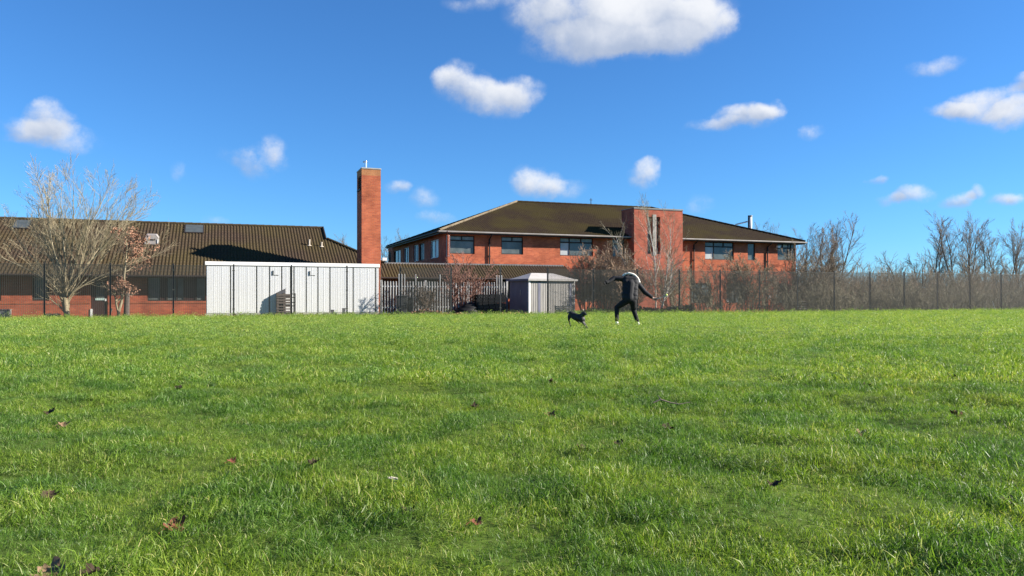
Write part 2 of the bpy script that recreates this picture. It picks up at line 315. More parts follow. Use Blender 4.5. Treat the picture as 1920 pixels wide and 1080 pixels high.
# ------------------------------------------------------------------ grass: tufts placed by geometry nodes
def grass_mat():
    m = bpy.data.materials.new('grass_blade'); m.use_nodes = True; nt = m.node_tree; N = nt.nodes; L = nt.links; N.clear()
    at = N.new('ShaderNodeAttribute'); at.attribute_name = 'tint'
    geo = N.new('ShaderNodeNewGeometry')
    def noise(s, d, off):
        mp = N.new('ShaderNodeMapping'); mp.inputs['Location'].default_value = (off, off * 2, 0); mp.inputs['Scale'].default_value = (1, 1, 0); L.new(geo.outputs['Position'], mp.inputs[0])
        n = N.new('ShaderNodeTexNoise'); n.inputs['Scale'].default_value = s; n.inputs['Detail'].default_value = d; L.new(mp.outputs[0], n.inputs['Vector']); return n.outputs[0]
    def mixc(fac, a, b, blend='MIX'):
        x = N.new('ShaderNodeMix'); x.data_type = 'RGBA'; x.blend_type = blend
        for i, v in ((0, fac), (6, a), (7, b)):
            if isinstance(v, bpy.types.NodeSocket): L.new(v, x.inputs[i])
            else: x.inputs[i].default_value = v if i == 0 else (*v, 1)
        return x.outputs[2]
    def rng(s, a, b, c=0.0, d=1.0):
        r = N.new('ShaderNodeMapRange'); L.new(s, r.inputs[0])
        for i, v in enumerate((a, b, c, d)): r.inputs[i + 1].default_value = v
        return r.outputs[0]
    ramp = N.new('ShaderNodeValToRGB'); L.new(at.outputs['Fac'], ramp.inputs[0]); e = ramp.color_ramp.elements
    e[0].position = 0; e[0].color = (0.050, 0.098, 0.014, 1); e[1].position = 1; e[1].color = (0.46, 0.40, 0.20, 1)
    for p, c in ((0.35, (0.126, 0.208, 0.020)), (0.7, (0.232, 0.322, 0.046)), (0.90, (0.325, 0.37, 0.092)), (0.955, (0.48, 0.46, 0.19))):
        k = e.new(p); k.color = (*c, 1)
    c = mixc(rng(noise(1.5, 4, 0), 0.42, 0.56), (0.58, 0.74, 0.80), (1.05, 1.03, 0.88))
    col = mixc(1.0, ramp.outputs[0], c, 'MULTIPLY')
    col = mixc(rng(noise(0.5, 2, 30), 0.5, 0.72, 0, 0.22), col, mixc(1.0, col, (1.4, 1.2, 0.8), 'MULTIPLY'))
    col = mixc(rng(noise(0.8, 4, 77), 0.60, 0.72, 0, 0.55), col, (0.15, 0.155, 0.045))          # thin, worn turf
    col = mixc(rng(noise(0.23, 3, 12), 0.42, 0.62, 0, 1.0), mixc(1.0, col, (0.84, 0.92, 0.95), 'MULTIPLY'), col)
    b = N.new('ShaderNodeBsdfPrincipled'); b.inputs['Roughness'].default_value = 0.45; b.inputs['Specular IOR Level'].default_value = 0.3; L.new(col, b.inputs['Base Color'])
    t = N.new('ShaderNodeBsdfTranslucent'); L.new(mixc(1.0, col, (1.25, 1.3, 0.7), 'MULTIPLY'), t.inputs[0])
    mx = N.new('ShaderNodeMixShader'); mx.inputs[0].default_value = 0.42; L.new(b.outputs[0], mx.inputs[1]); L.new(t.outputs[0], mx.inputs[2])
    o = N.new('ShaderNodeOutputMaterial'); L.new(mx.outputs[0], o.inputs[0])
    return m
def make_grass():
    rg = np.random.RandomState(11)
    V, Q, T, var, tint = [], [], [], [], []; off = 0
    def tuft(vid, nb, rad, l0, l1, w0, w1, lean, dry=0.0):
        nonlocal off
        a = rg.rand(nb) * 6.283; r = rad * np.sqrt(rg.rand(nb)); bx = r * np.cos(a); by = r * np.sin(a)
        ln = l0 + (l1 - l0) * rg.rand(nb) ** 1.5; w = w0 + (w1 - w0) * rg.rand(nb)
        th = rg.rand(nb) * 6.283; le = lean * (0.15 + rg.rand(nb) ** 1.2); fa = th + rg.normal(0, 0.9, nb)
        tn = np.clip(rg.beta(1.5, 1.7, nb) * 0.93 * (1 - dry) + .93 * dry, 0, .93); tn[rg.rand(nb) < 0.085] = rg.uniform(0.93, 1.0)
        ts = (0.0, 0.4, 0.75, 1.0)
        vs = []
        for k, t in enumerate(ts):
            hz = ln * np.sin(np.minimum(t * 1.0, 1)) * (1 - 0.45 * le * t) * 1.1; out = ln * le * t ** 1.7
            cx = bx + np.cos(th) * out; cy = by + np.sin(th) * out; cz = hz - 0.012
            if k < 3:
                ww = w * (0.85, 1.0, 0.7)[k] / 2
                dx = -np.sin(fa) * ww; dy = np.cos(fa) * ww
                vs += [np.stack([cx - dx, cy - dy, cz], 1), np.stack([cx + dx, cy + dy, cz], 1)]
            else: vs.append(np.stack([cx, cy, cz], 1))
        Vt = np.stack(vs, 1)                                # nb,7,3
        i0 = off + np.arange(nb)[:, None] * 7
        Q.append(np.concatenate([i0 + np.array([[0, 1, 3, 2]]), i0 + np.array([[2, 3, 5, 4]])])); T.append(i0 + np.array([[4, 5, 6]]))
        V.append(Vt.reshape(-1, 3)); var.append(np.full(nb * 7, vid)); tint.append(np.repeat(tn, 7)); off += nb * 7
    for i in range(12): tuft(i, 110, 0.085, 0.014, 0.055, 0.0012, 0.0027, 1.15)
    for i in range(8): tuft(12 + i, 130, 0.17, 0.018, 0.056, 0.0025, 0.0048, 0.95, .22)
    for i in range(6): tuft(20 + i, 120, 0.36, 0.016, 0.046, 0.006, 0.010, 0.85, .62)
    for i in range(4): tuft(26 + i, 34, 0.05, 0.04, 0.10, 0.002, 0.0038, 0.9)      # longer tussocks
    nt_ = off
    P, pv, pr, ps = [], [], [], []
    def scatter(y0, y1, dens, v0, v1, smin, smax, xm=0.74, behind=0.0):
        st = 1 / math.sqrt(dens)
        yy = np.arange(y0, y1, st); xmax = xm * y1 + 1.8; xx = np.arange(-xmax, xmax, st)
        X, Y = np.meshgrid(xx, yy); X = (X + (rg.rand(*X.shape) - .5) * st * 1.3).ravel(); Y = (Y + (rg.rand(*Y.shape) - .5) * st * 1.3).ravel()
        k = (np.abs(X) < xm * Y + 1.8) & (Y < fence_y(X) + behind); X, Y = X[k], Y[k]
        cl = 0.5 * vnoise(X * 1.7 + 5, Y * 1.7) + 0.5 * vnoise(X * 5.5 + 50, Y * 5.5); cl = np.clip((cl - .22) / .56, 0, 1); cl = cl * cl * (3 - 2 * cl)
        s = smin + (smax - smin) * cl + rg.rand(len(X)) * 0.2
        tx = (vnoise(X * 3.1 + 70, Y * 3.1) - .5) * 1.3; ty = (vnoise(X * 3.1 + 20, Y * 3.1 + 60) - .5) * 1.3
        P.append(np.stack([X, Y, ground_h(X, Y)], 1)); pv.append(rg.randint(v0, v1, len(X)))
        pr.append(np.stack([tx + rg.normal(0, .1, len(X)), ty + rg.normal(0, .1, len(X)), rg.rand(len(X)) * 6.283], 1)); ps.append(s)
    scatter(0.7, 4.5, 300, 0, 12, 0.62, 1.5)
    scatter(4.5, 8, 230, 0, 12, 0.6, 1.5)
    scatter(8, 17, 78, 12, 20, 0.5, 1.55)
    scatter(17, 50, 20, 20, 26, 0.45, 1.25, behind=0.25)
    X = rg.uniform(-9, 9, 2600); Y = 1.5 + 10 * rg.rand(2600); k = (vnoise(X * 0.9 + 33, Y * 0.9 + 9) > 0.60) & (np.abs(X) < .74 * Y + .6); X, Y = X[k], Y[k]
    P.append(np.stack([X, Y, ground_h(X, Y)], 1)); pv.append(rg.randint(26, 30, len(X))); pr.append(np.stack([X * 0, X * 0, rg.rand(len(X)) * 6.283], 1)); ps.append(rg.uniform(.5, 1.0, len(X)))
    nF = 1500; t = rg.uniform(-5 * PAN, 24 * PAN, nF); o = rg.normal(0.05, .16, nF)          # rough growth along the fence foot
    X = FP.x + t * FD.x - o * FD.y; Y = FP.y + t * FD.y + o * FD.x
    P.append(np.stack([X, Y, ground_h(X, Y)], 1)); pv.append(rg.randint(26, 30, nF)); pr.append(np.stack([X * 0, X * 0, rg.rand(nF) * 6.283], 1)); ps.append(rg.uniform(.6, 1.9, nF))
    P = np.concatenate(P); pv = np.concatenate(pv); pr = np.concatenate(pr); ps = np.concatenate(ps); n = len(P)
    me = np_mesh('grass', np.concatenate([np.concatenate(V), P]), np.concatenate(Q), np.concatenate(T), grass_mat())
    def attr(name, typ, data, key='value'):
        a = me.attributes.new(name, typ, 'POINT'); a.data.foreach_set(key, np.ascontiguousarray(data).ravel())
    attr('is_pt', 'BOOLEAN', np.concatenate([np.zeros(nt_, bool), np.ones(n, bool)]))
    attr('vid', 'INT', np.concatenate([np.concatenate(var), pv]).astype(np.int32))
    attr('tint', 'FLOAT', np.concatenate([np.concatenate(tint), np.zeros(n)]).astype(np.float32))
    attr('rot', 'FLOAT_VECTOR', np.concatenate([np.zeros((nt_, 3)), pr]).astype(np.float32), 'vector')
    attr('scl', 'FLOAT', np.concatenate([np.ones(nt_), ps]).astype(np.float32))
    o = link('grass', me); tag(o, 'short green turf covering the whole playing field', 'grass', kind='stuff')
    ng = bpy.data.node_groups.new('grass_scatter', 'GeometryNodeTree')
    ng.interface.new_socket('Geometry', in_out='INPUT', socket_type='NodeSocketGeometry'); ng.interface.new_socket('Geometry', in_out='OUTPUT', socket_type='NodeSocketGeometry')
    N, L = ng.nodes, ng.links
    gi = N.new('NodeGroupInput'); go = N.new('NodeGroupOutput')
    def na(name, typ):
        k = N.new('GeometryNodeInputNamedAttribute'); k.data_type = typ; k.inputs['Name'].default_value = name; return k.outputs['Attribute']
    sg = N.new('GeometryNodeSeparateGeometry'); sg.domain = 'POINT'; L.new(gi.outputs[0], sg.inputs[0]); L.new(na('is_pt', 'BOOLEAN'), sg.inputs['Selection'])
    sp = N.new('GeometryNodeSplitToInstances'); sp.domain = 'POINT'; L.new(sg.outputs['Inverted'], sp.inputs[0]); L.new(na('vid', 'INT'), sp.inputs['Group ID'])
    ip = N.new('GeometryNodeInstanceOnPoints'); L.new(sg.outputs['Selection'], ip.inputs['Points']); L.new(sp.outputs['Instances'], ip.inputs['Instance'])
    ip.inputs['Pick Instance'].default_value = True; L.new(na('vid', 'INT'), ip.inputs['Instance Index'])
    L.new(na('rot', 'FLOAT_VECTOR'), ip.inputs['Rotation']); L.new(na('scl', 'FLOAT'), ip.inputs['Scale'])
    L.new(ip.outputs[0], go.inputs[0])
    md = o.modifiers.new('scatter', 'NODES'); md.node_group = ng
make_grass()

# ------------------------------------------------------------------ buildings: shared frame
TH = R(20.5); UC, US = math.cos(TH), math.sin(TH)
class Frame:
    def __init__(s, x, y): s.x, s.y = x, y
    def s_at(s, px, v=0.0):
        k = (px - 960) / F; X0 = s.x - v * US; Y0 = s.y + v * UC
        return (k * Y0 - X0) / (UC - k * US)
    def v_at(s, px, u=0.0):
        k = (px - 960) / F; X0 = s.x + u * UC; Y0 = s.y + u * US
        return (k * Y0 - X0) / (-US - k * UC)
    def yat(s, u, v=0.0): return s.y + u * US + v * UC
    def z(s, py, u, v=0.0): return gz(py, s.yat(u, v))
    def xy(s, u, v): return (s.x + u * UC - v * US, s.y + u * US + v * UC)
def wall_mesh(u0, u1, z0, z1, holes, depth=0.14, plane='front', at=0.0, sgn=1):
    """brick face with real openings; front: in u-z at v=at, side: in v-z at u=at"""
    m = MB(); us = sorted({u0, u1, *[h[0] for h in holes], *[h[1] for h in holes]}); zs = sorted({z0, z1, *[h[2] for h in holes], *[h[3] for h in holes]})
    P = (lambda a, d, z: (a, at + d, z)) if plane == 'front' else (lambda a, d, z: (at + d * sgn, a, z))
    for i in range(len(us) - 1):
        for j in range(len(zs) - 1):
            c = ((us[i] + us[i + 1]) / 2, (zs[j] + zs[j + 1]) / 2)
            if any(h[0] < c[0] < h[1] and h[2] < c[1] < h[3] for h in holes): continue
            m.poly([P(us[i], 0, zs[j]), P(us[i + 1], 0, zs[j]), P(us[i + 1], 0, zs[j + 1]), P(us[i], 0, zs[j + 1])])
    for a, b, c, d in holes:
        m.poly([P(a, 0, c), P(a, depth, c), P(a, depth, d), P(a, 0, d)]); m.poly([P(b, 0, c), P(b, 0, d), P(b, depth, d), P(b, depth, c)])
        m.poly([P(a, 0, c), P(b, 0, c), P(b, depth, c), P(a, depth, c)]); m.poly([P(a, 0, d), P(a, depth, d), P(b, depth, d), P(b, 0, d)])
    return m
def window(parent, u0, u1, z0, z1, at, mull=(), transom=None, toplights=True, plane='front', sgn=1, frame=M_dark, panes=None, rec=0.09, fw=0.055, label=None):
    """frame bars with one pane object per light"""
    def B(m, a0, a1, d0, d1, c0, c1):
        if plane == 'front': m.b2(a0, a1, at + d0, at + d1, c0, c1)
        else:
            e0, e1 = sorted((at + d0 * sgn, at + d1 * sgn)); m.b2(e0, e1, a0, a1, c0, c1)
    f = MB(); r0, r1 = rec - 0.03, rec + 0.04
    B(f, u0, u1, r0, r1, z0, z0 + fw); B(f, u0, u1, r0, r1, z1 - fw, z1); B(f, u0, u0 + fw, r0, r1, z0 + fw, z1 - fw); B(f, u1 - fw, u1, r0, r1, z0 + fw, z1 - fw)
    edges = [u0 + fw]
    for t in mull:
        c = u0 + (u1 - u0) * t; B(f, c - fw * .6, c + fw * .6, r0, r1, z0 + fw, z1 - fw); edges += [c - fw * .6, c + fw * .6]
    edges.append(u1 - fw); lights = []
    for i in range(0, len(edges), 2):
        a, b = edges[i], edges[i + 1]
        if transom:
            zt = z0 + (z1 - z0) * transom; B(f, a, b, r0 - 0.01, r1, zt - .04, zt + .04); lights.append((a, b, z0 + fw, zt - .04))
            if toplights and b - a > 0.8:
                c = (a + b) / 2; B(f, c - .035, c + .035, r0, r1, zt + .04, z1 - fw); lights += [(a, c - .035, zt + .04, z1 - fw), (c + .035, b, zt + .04, z1 - fw)]
            else: lights.append((a, b, zt + .04, z1 - fw))
        else: lights.append((a, b, z0 + fw, z1 - fw))
    w = f.build('window', frame, parent)
    for k, (a, b, c, d) in enumerate(lights):
        g = MB(); B(g, a, b, rec + 0.005, rec + 0.02, c, d); g.build('pane', (panes[k] if panes and k < len(panes) and panes[k] else M_glass), w)
    if label: w['label'] = label
    return w
def tile_slope(s0, s1, lo, hi, slope, z_e, m, v_of=None, pitch=0.15, amp=0.022, course=0.33, sub=5, brk=()):
    """roof tiles as geometry: rolls along s, stepped courses up the slope. lo/hi(s): horizontal distance from the eave line"""
    n = int((s1 - s0) / pitch) * sub
    S = np.unique(np.concatenate([np.linspace(s0, s1, n + 1), np.array(brk)])) if len(brk) else np.linspace(s0, s1, n + 1)
    prof = amp * np.maximum(np.cos((S - s0) / pitch * 2 * np.pi), -0.35)
    L0 = np.array([lo(a) for a in S]); H0 = np.array([hi(a) for a in S])
    cs = course * math.cos(math.atan(slope)); nc = int(math.ceil((H0.max() - L0.min()) / cs)); base = L0.min()
    V, Q = [], []; nS = len(S)
    for c in range(nc):
        a = np.clip(base + c * cs, L0, H0); b = np.clip(base + (c + 1) * cs, L0, H0)
        za = z_e + slope * a + prof + 0.028; zb = z_e + slope * b + prof + 0.004
        o = 3 * c * nS
        V += [np.stack([S, a, za - 0.026], 1), np.stack([S, a, za], 1), np.stack([S, b, zb], 1)]
        i = np.arange(nS - 1); ok = (b - a)[:-1] + (b - a)[1:] > 1e-3
        i = i[ok]
        Q += [np.stack([o + i, o + i + 1, o + nS + i + 1, o + nS + i], 1), np.stack([o + nS + i, o + nS + i + 1, o + 2 * nS + i + 1, o + 2 * nS + i], 1)]
    return np.concatenate(V), np.concatenate(Q)

# ------------------------------------------------------------------ long single-storey brick building
def low_building():
    fr = Frame(gx(10, 36.0), 36.0)
    root = empty('school_building', (fr.x, fr.y, 0), TH)
    tag(root, 'long single-storey red brick building with brown ribbed tile roof behind the left tree', 'building')
    OV, ZE, SL = 0.60, 1.93, 0.545
    sR = fr.s_at(605, 5.0); sEnd = fr.s_at(1062, 0)
    zg = 4.22; vg = (zg - ZE) / SL - OV; vl = 0.91; zl = ZE + SL * (vl + OV); sH = sR + 0.2 + (vg - vl)
    S = fr.s_at
    wins = [(S(-45), S(2), .93), (S(60), S(92), .70), (S(276), S(386), .70)]
    holes = []
    for a, b, z0 in wins: holes.append((a, b, fr.z(564, (a + b) / 2), 1.93))
    da, db = S(170), S(202); holes.append((da, db, -0.2, 1.85))
    for k in range(3):
        a = S(420 + k * 90); holes.append((a, a + 1.1, 0.75, 1.93))
    sW = fr.s_at(716, 0); h2 = []
    for px in (770, 850, 935): a = fr.s_at(px, 2.2); h2.append((a, a + 1.6, 0.75, 1.9))
    wall_mesh(-8, sW, -0.4, 2.1, holes).build('wall', M_brick, root)
    wall_mesh(sW, sEnd, -0.4, 2.4, h2, at=2.2).build('recessed_wall', M_brick, root)  # wall set back from the eave to put it in shade
    for h in h2: window(root, *h, at=2.2, mull=(.5,))
    MB().b2(sW, sEnd, .9, 2.19, 2.28, 2.34).build('recess_shade_ceiling', M_soffit, root)  # dark ceiling added over the recess, made up for its shade
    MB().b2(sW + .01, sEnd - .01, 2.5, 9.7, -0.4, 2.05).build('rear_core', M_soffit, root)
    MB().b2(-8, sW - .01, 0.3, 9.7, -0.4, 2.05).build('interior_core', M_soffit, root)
    MB().poly([(sEnd, -.3, -.4), (sEnd, 10, -.4), (sEnd, 10, 2.7), (sEnd, -.3, 2.05)]).build('end_shade_wall', M_brick, root)  # added across the open end to keep sun off the recess
    # string course that stands a little proud
    sc_ = MB()
    zs = fr.z(567, S(150))
    prev = -8
    for a, b in ((da, db),): sc_.b2(prev, a - 0.02, -0.018, 0.02, zs - .06, zs + .015); prev = b + 0.02
    sc_.b2(prev, sW - .02, -0.018, 0.02, zs - .06, zs + .015)
    sc_.build('sill_course', M_brick2, root)
    h = holes[0]; window(root, *h, at=0, transom=None, mull=(.5,))
    h = holes[1]; window(root, *h, at=0, fw=.08)
    h = holes[2]; window(root, *h, at=0, mull=(.22, .33, .5, .62, .83), fw=.05, panes=[None, M_door, None, None, M_door, None])
    for h in holes[4:]: window(root, *h, at=0, mull=(.5,))
    # door
    d = MB(); d.b2(da + .02, db - .02, .06, .12, -.12, 1.83); dr = d.build('door', M_door, root)
    w = db - da
    MB().b2(da + .22, db - .16, .045, .062, .80, 1.62).build('pane', M_glass, dr)
    MB().b2(da + .20, db - .14, .035, .062, .72, .82).build('kick_plate', mat('pale_green_sign', (.5, .62, .56), .5, var=(.4, .5, .46), vscale=6), dr)
    MB().b2(db - .13, db - .06, .02, .06, .68, .80).build('handle', M_white, dr)
    MB().b2(da - .02, da + .08, -.03, .05, -.12, .30).build('door_stop_post', M_white, dr)
    # soffit, fascia, gutter
    MB().poly([(-8, -OV, ZE - .03), (sEnd + .3, -OV, ZE - .03), (sEnd + .3, .02, ZE + .03), (-8, .02, ZE + .03)]).build('soffit', M_soffit, root)
    MB().b2(-8, sEnd + .3, -OV - .02, -OV + .01, ZE - .10, ZE + .02).build('fascia', M_dark, root)
    MB().tube([(-8, -OV - .07, ZE - .02), (sEnd + .3, -OV - .07, ZE - .02)], .05, 8).build('gutter', M_dark, root)
    # front slope with tile rolls
    def hi(s):
        if s <= sR: return 5 + OV
        if s <= sR + .2: return vg + OV
        if s <= sH: return vg - (s - sR - .2) + OV
        return vl + OV
    V, Q = tile_slope(-8, sEnd + .3, lambda s: 0.0, hi, SL, ZE, None, pitch=0.165, amp=0.040, brk=(sR, sR + .001, sH))
    V[:, 1] -= OV
    o = link('roof_tiles', np_mesh('roof_tiles', V, Q, mat=M_tile, smooth=False), root); o['kind'] = 'stuff'
    zr = ZE + SL * (5 + OV)
    rf = MB()                                         # rear slope, small gable, hip and flat roof
    rf.poly([(-8, 5, zr), (sR, 5, zr), (sR, 10.45, ZE), (-8, 10.45, ZE)])
    rf.poly([(sR, vg, zg), (sR, 10 - vg, zg), (sR, 5, zr)])
    rf.poly([(sR, vg, zg), (sH, vl, zl), (sH, 10 - vl, zl), (sR, 10 - vg, zg)])
    rf.build('rear_roof', M_tile, root)
    MB().b2(sH - .2, sEnd + .1, vl + .02, 2.85, zl - .12, zl - .02).build('flat_roof', M_lead, root)
    MB().b2(sH, sEnd + .2, vl - .06, vl + .08, zl - .04, zl + .07).build('coping', M_lead, root)
    rc = MB(); s = -8.0
    while s < sR - .05:
        e = min(s + .45, sR + .06); rc.tube([(s, 5, zr + .02), (e, 5, zr + .035)], .085, 8); s += .43
    o = rc.build('ridge_tiles', M_tile, root); o['kind'] = 'stuff'
    hp = MB(); n = 9
    for i in range(n):
        t0, t1 = i / n, (i + 1.04) / n
        hp.tube([(sR + .1 + (sH - sR - .1) * t, vg + (vl - vg) * t, zg + (zl - zg) * t + .05) for t in (t0, t1)], .08, 6)
    o = hp.build('hip_tiles', M_tile, root); o['kind'] = 'stuff'
    MB().bar((sR + .02, vg - .1, zg), (sR + .02, 5, zr + .04), .06, .16).build('verge_board', M_dark, root)
    # rooflights, cowl, vent pipes
    def on_roof(px, py):
        k = (px - 960) / F; q = (HOR - py) / F          # ray meets slope
        # unknown Y: X=kY, z=CAMH+qY ; v=-(X-x)US+(Y-y)UC
        a = -k * US + UC; b = fr.x * US - fr.y * UC
        Y = (ZE + SL * (b + OV) - CAMH) / (q - SL * a); X = k * Y
        return ((X - fr.x) * UC + (Y - fr.y) * US, -(X - fr.x) * US + (Y - fr.y) * UC, CAMH + q * Y)
    for (x0, x1, yt, yb) in ((20, 62, 415, 430), (345, 383, 424, 438)):
        a = on_roof(x0, yb); b = on_roof(x1, yt); A = math.atan(SL)
        Mx = Matrix.Rotation(A, 3, 'X'); ln = (b[1] - a[1]) / math.cos(A)
        c = ((a[0] + b[0]) / 2, (a[1] + b[1]) / 2, (a[2] + b[2]) / 2 + .025)
        rl = MB().box(c, (b[0] - a[0], ln, .09), M=Mx).build('rooflight', M_dark, root)
        MB().box((c[0], c[1] - .0, c[2] + .05), (b[0] - a[0] - .12, ln - .12, .02), M=Mx).build('pane', mat('rooflight_glass', (.07, .08, .08), .4, .3, var=(.05, .06, .06), vscale=3), rl)
    a = on_roof(285, 455)
    cw = MB(); prof = [(-.33, 0), (-.33, .32), (-.24, .50), (.22, .50), (.33, .34), (.33, 0)]
    n0 = len(cw.v)
    for dv in (-.25, .30):
        for x, z in prof: cw.v.append((a[0] + x, a[1] + dv, a[2] + z + (-.1 if dv < 0 else .0)))
    k = len(prof)
    for i in range(k): cw.f.append([n0 + i, n0 + (i + 1) % k, n0 + k + (i + 1) % k, n0 + k + i])
    cw.f.append([n0 + i for i in range(k)]); cw.f.append([n0 + k + i for i in range(k)][::-1])
    c = cw.build('vent_cowl', mat('cowl_sheet', (.30, .27, .25), .6, var=(.22, .2, .19), vscale=6), root)
    MB().b2(a[0] + .27, a[0] + .33, a[1] - .28, a[1] - .252, a[2] - .05, a[2] + .16).build('louvre', M_white, c)
    MB().b2(a[0] - .1, a[0] + .18, a[1] - .275, a[1] - .252, a[2] + .12, a[2] + .17).build('slot', M_dark, c)
    for px, py, hh in ((580, 461, .30), (603, 463, .22)):
        a = on_roof(px, py); v = MB().tube([(a[0], a[1], a[2] - .05), (a[0], a[1], a[2] + hh)], .05, 8)
        p = v.build('vent_pipe', M_woodp, root); MB().tube([(a[0], a[1], a[2] + .0), (a[0], a[1], a[2] + .05)], [.14, .08], 8).build('collar', M_woodp, p)
        MB().tube([(a[0], a[1], a[2] + hh), (a[0], a[1], a[2] + hh + .06)], .06, 8).build('cap', M_woodp, p)
    # lamp bracket by the chimney
    u = S(722, .5); z = fr.z(487, u, .9)
    lb = MB().b2(u - .12, u + .12, .6, .8, z - .06, z + .10).build('flood_lamp', M_white, root)
    MB().bar((u, .75, z - .05), (u + .25, .95, z - .2), .04).build('bracket', M_dark, lb)
    return fr
FR1 = low_building()

# ------------------------------------------------------------------ brick chimney tower
def chimney():
    v0 = -1.85; u0, u1 = FR1.s_at(678, v0), FR1.s_at(714, v0); w = u1 - u0; d = 1.5
    x, y = FR1.xy(u0, v0); zt = gz(313, y)
    root = empty('chimney_tower', (x, y, 0), TH); tag(root, 'tall square red brick chimney tower with steel flue rising behind the white store', 'chimney')
    zc = zt - .42
    sh = wall_mesh(0, w, -.2, zc, [], plane='front')
    sh.poly([(w, 0, -.2), (w, d, -.2), (w, d, zc), (w, 0, zc)]); sh.poly([(w, d, -.2), (0, d, -.2), (0, d, zc), (w, d, zc)])
    hz0, hz1 = gz(352, y) - .0, gz(325, y)
    sd = wall_mesh(0, d, -.2, zc, [(.25, d - .35, hz0, hz1)], plane='side', at=0, sgn=1, depth=.4)
    n = len(sh.v); sh.v += sd.v; sh.f += [[i + n for i in f] for f in sd.f]
    sh.build('shaft', M_brick2, root)
    MB().b2(.3, .34, .25, d - .35, hz0, hz1).build('louvre_back', M_black, root)
    for i in range(6):
        z = hz0 + .06 + i * (hz1 - hz0 - .08) / 6
        MB().bar((.08, .26, z), (.08, d - .36, z), .09, .02).build('louvre_slat', M_black, root)
    MB().b2(-.06, .10, .2, d - .3, hz0 - .08, hz0 - .01).build('louvre_sill', M_dark, root)
    MB().b2(-.0, w + .0, .0, d, zc + .002, zt - .10).build('buff_brick_band', brick_mat('buff_brick', (.40, .175, .075), (.34, .14, .06), (.30, .19, .12)), root)
    cp = MB(); cp.b2(-.02, w + .02, -.02, d + .02, zt - .098, zt - .02); cp.build('coping', M_conc, root, bevel=.02)
    fl = MB().tube([(w * .28, .55, zt - .05), (w * .28, .55, zt + .38)], .10, 14, False).build('flue_pipe', M_steel, root, smooth=True)
    MB().tube([(w * .28, .55, zt + .33), (w * .28, .55, zt + .40)], .115, 14).build('rim', M_steel, fl, smooth=True)
chimney()

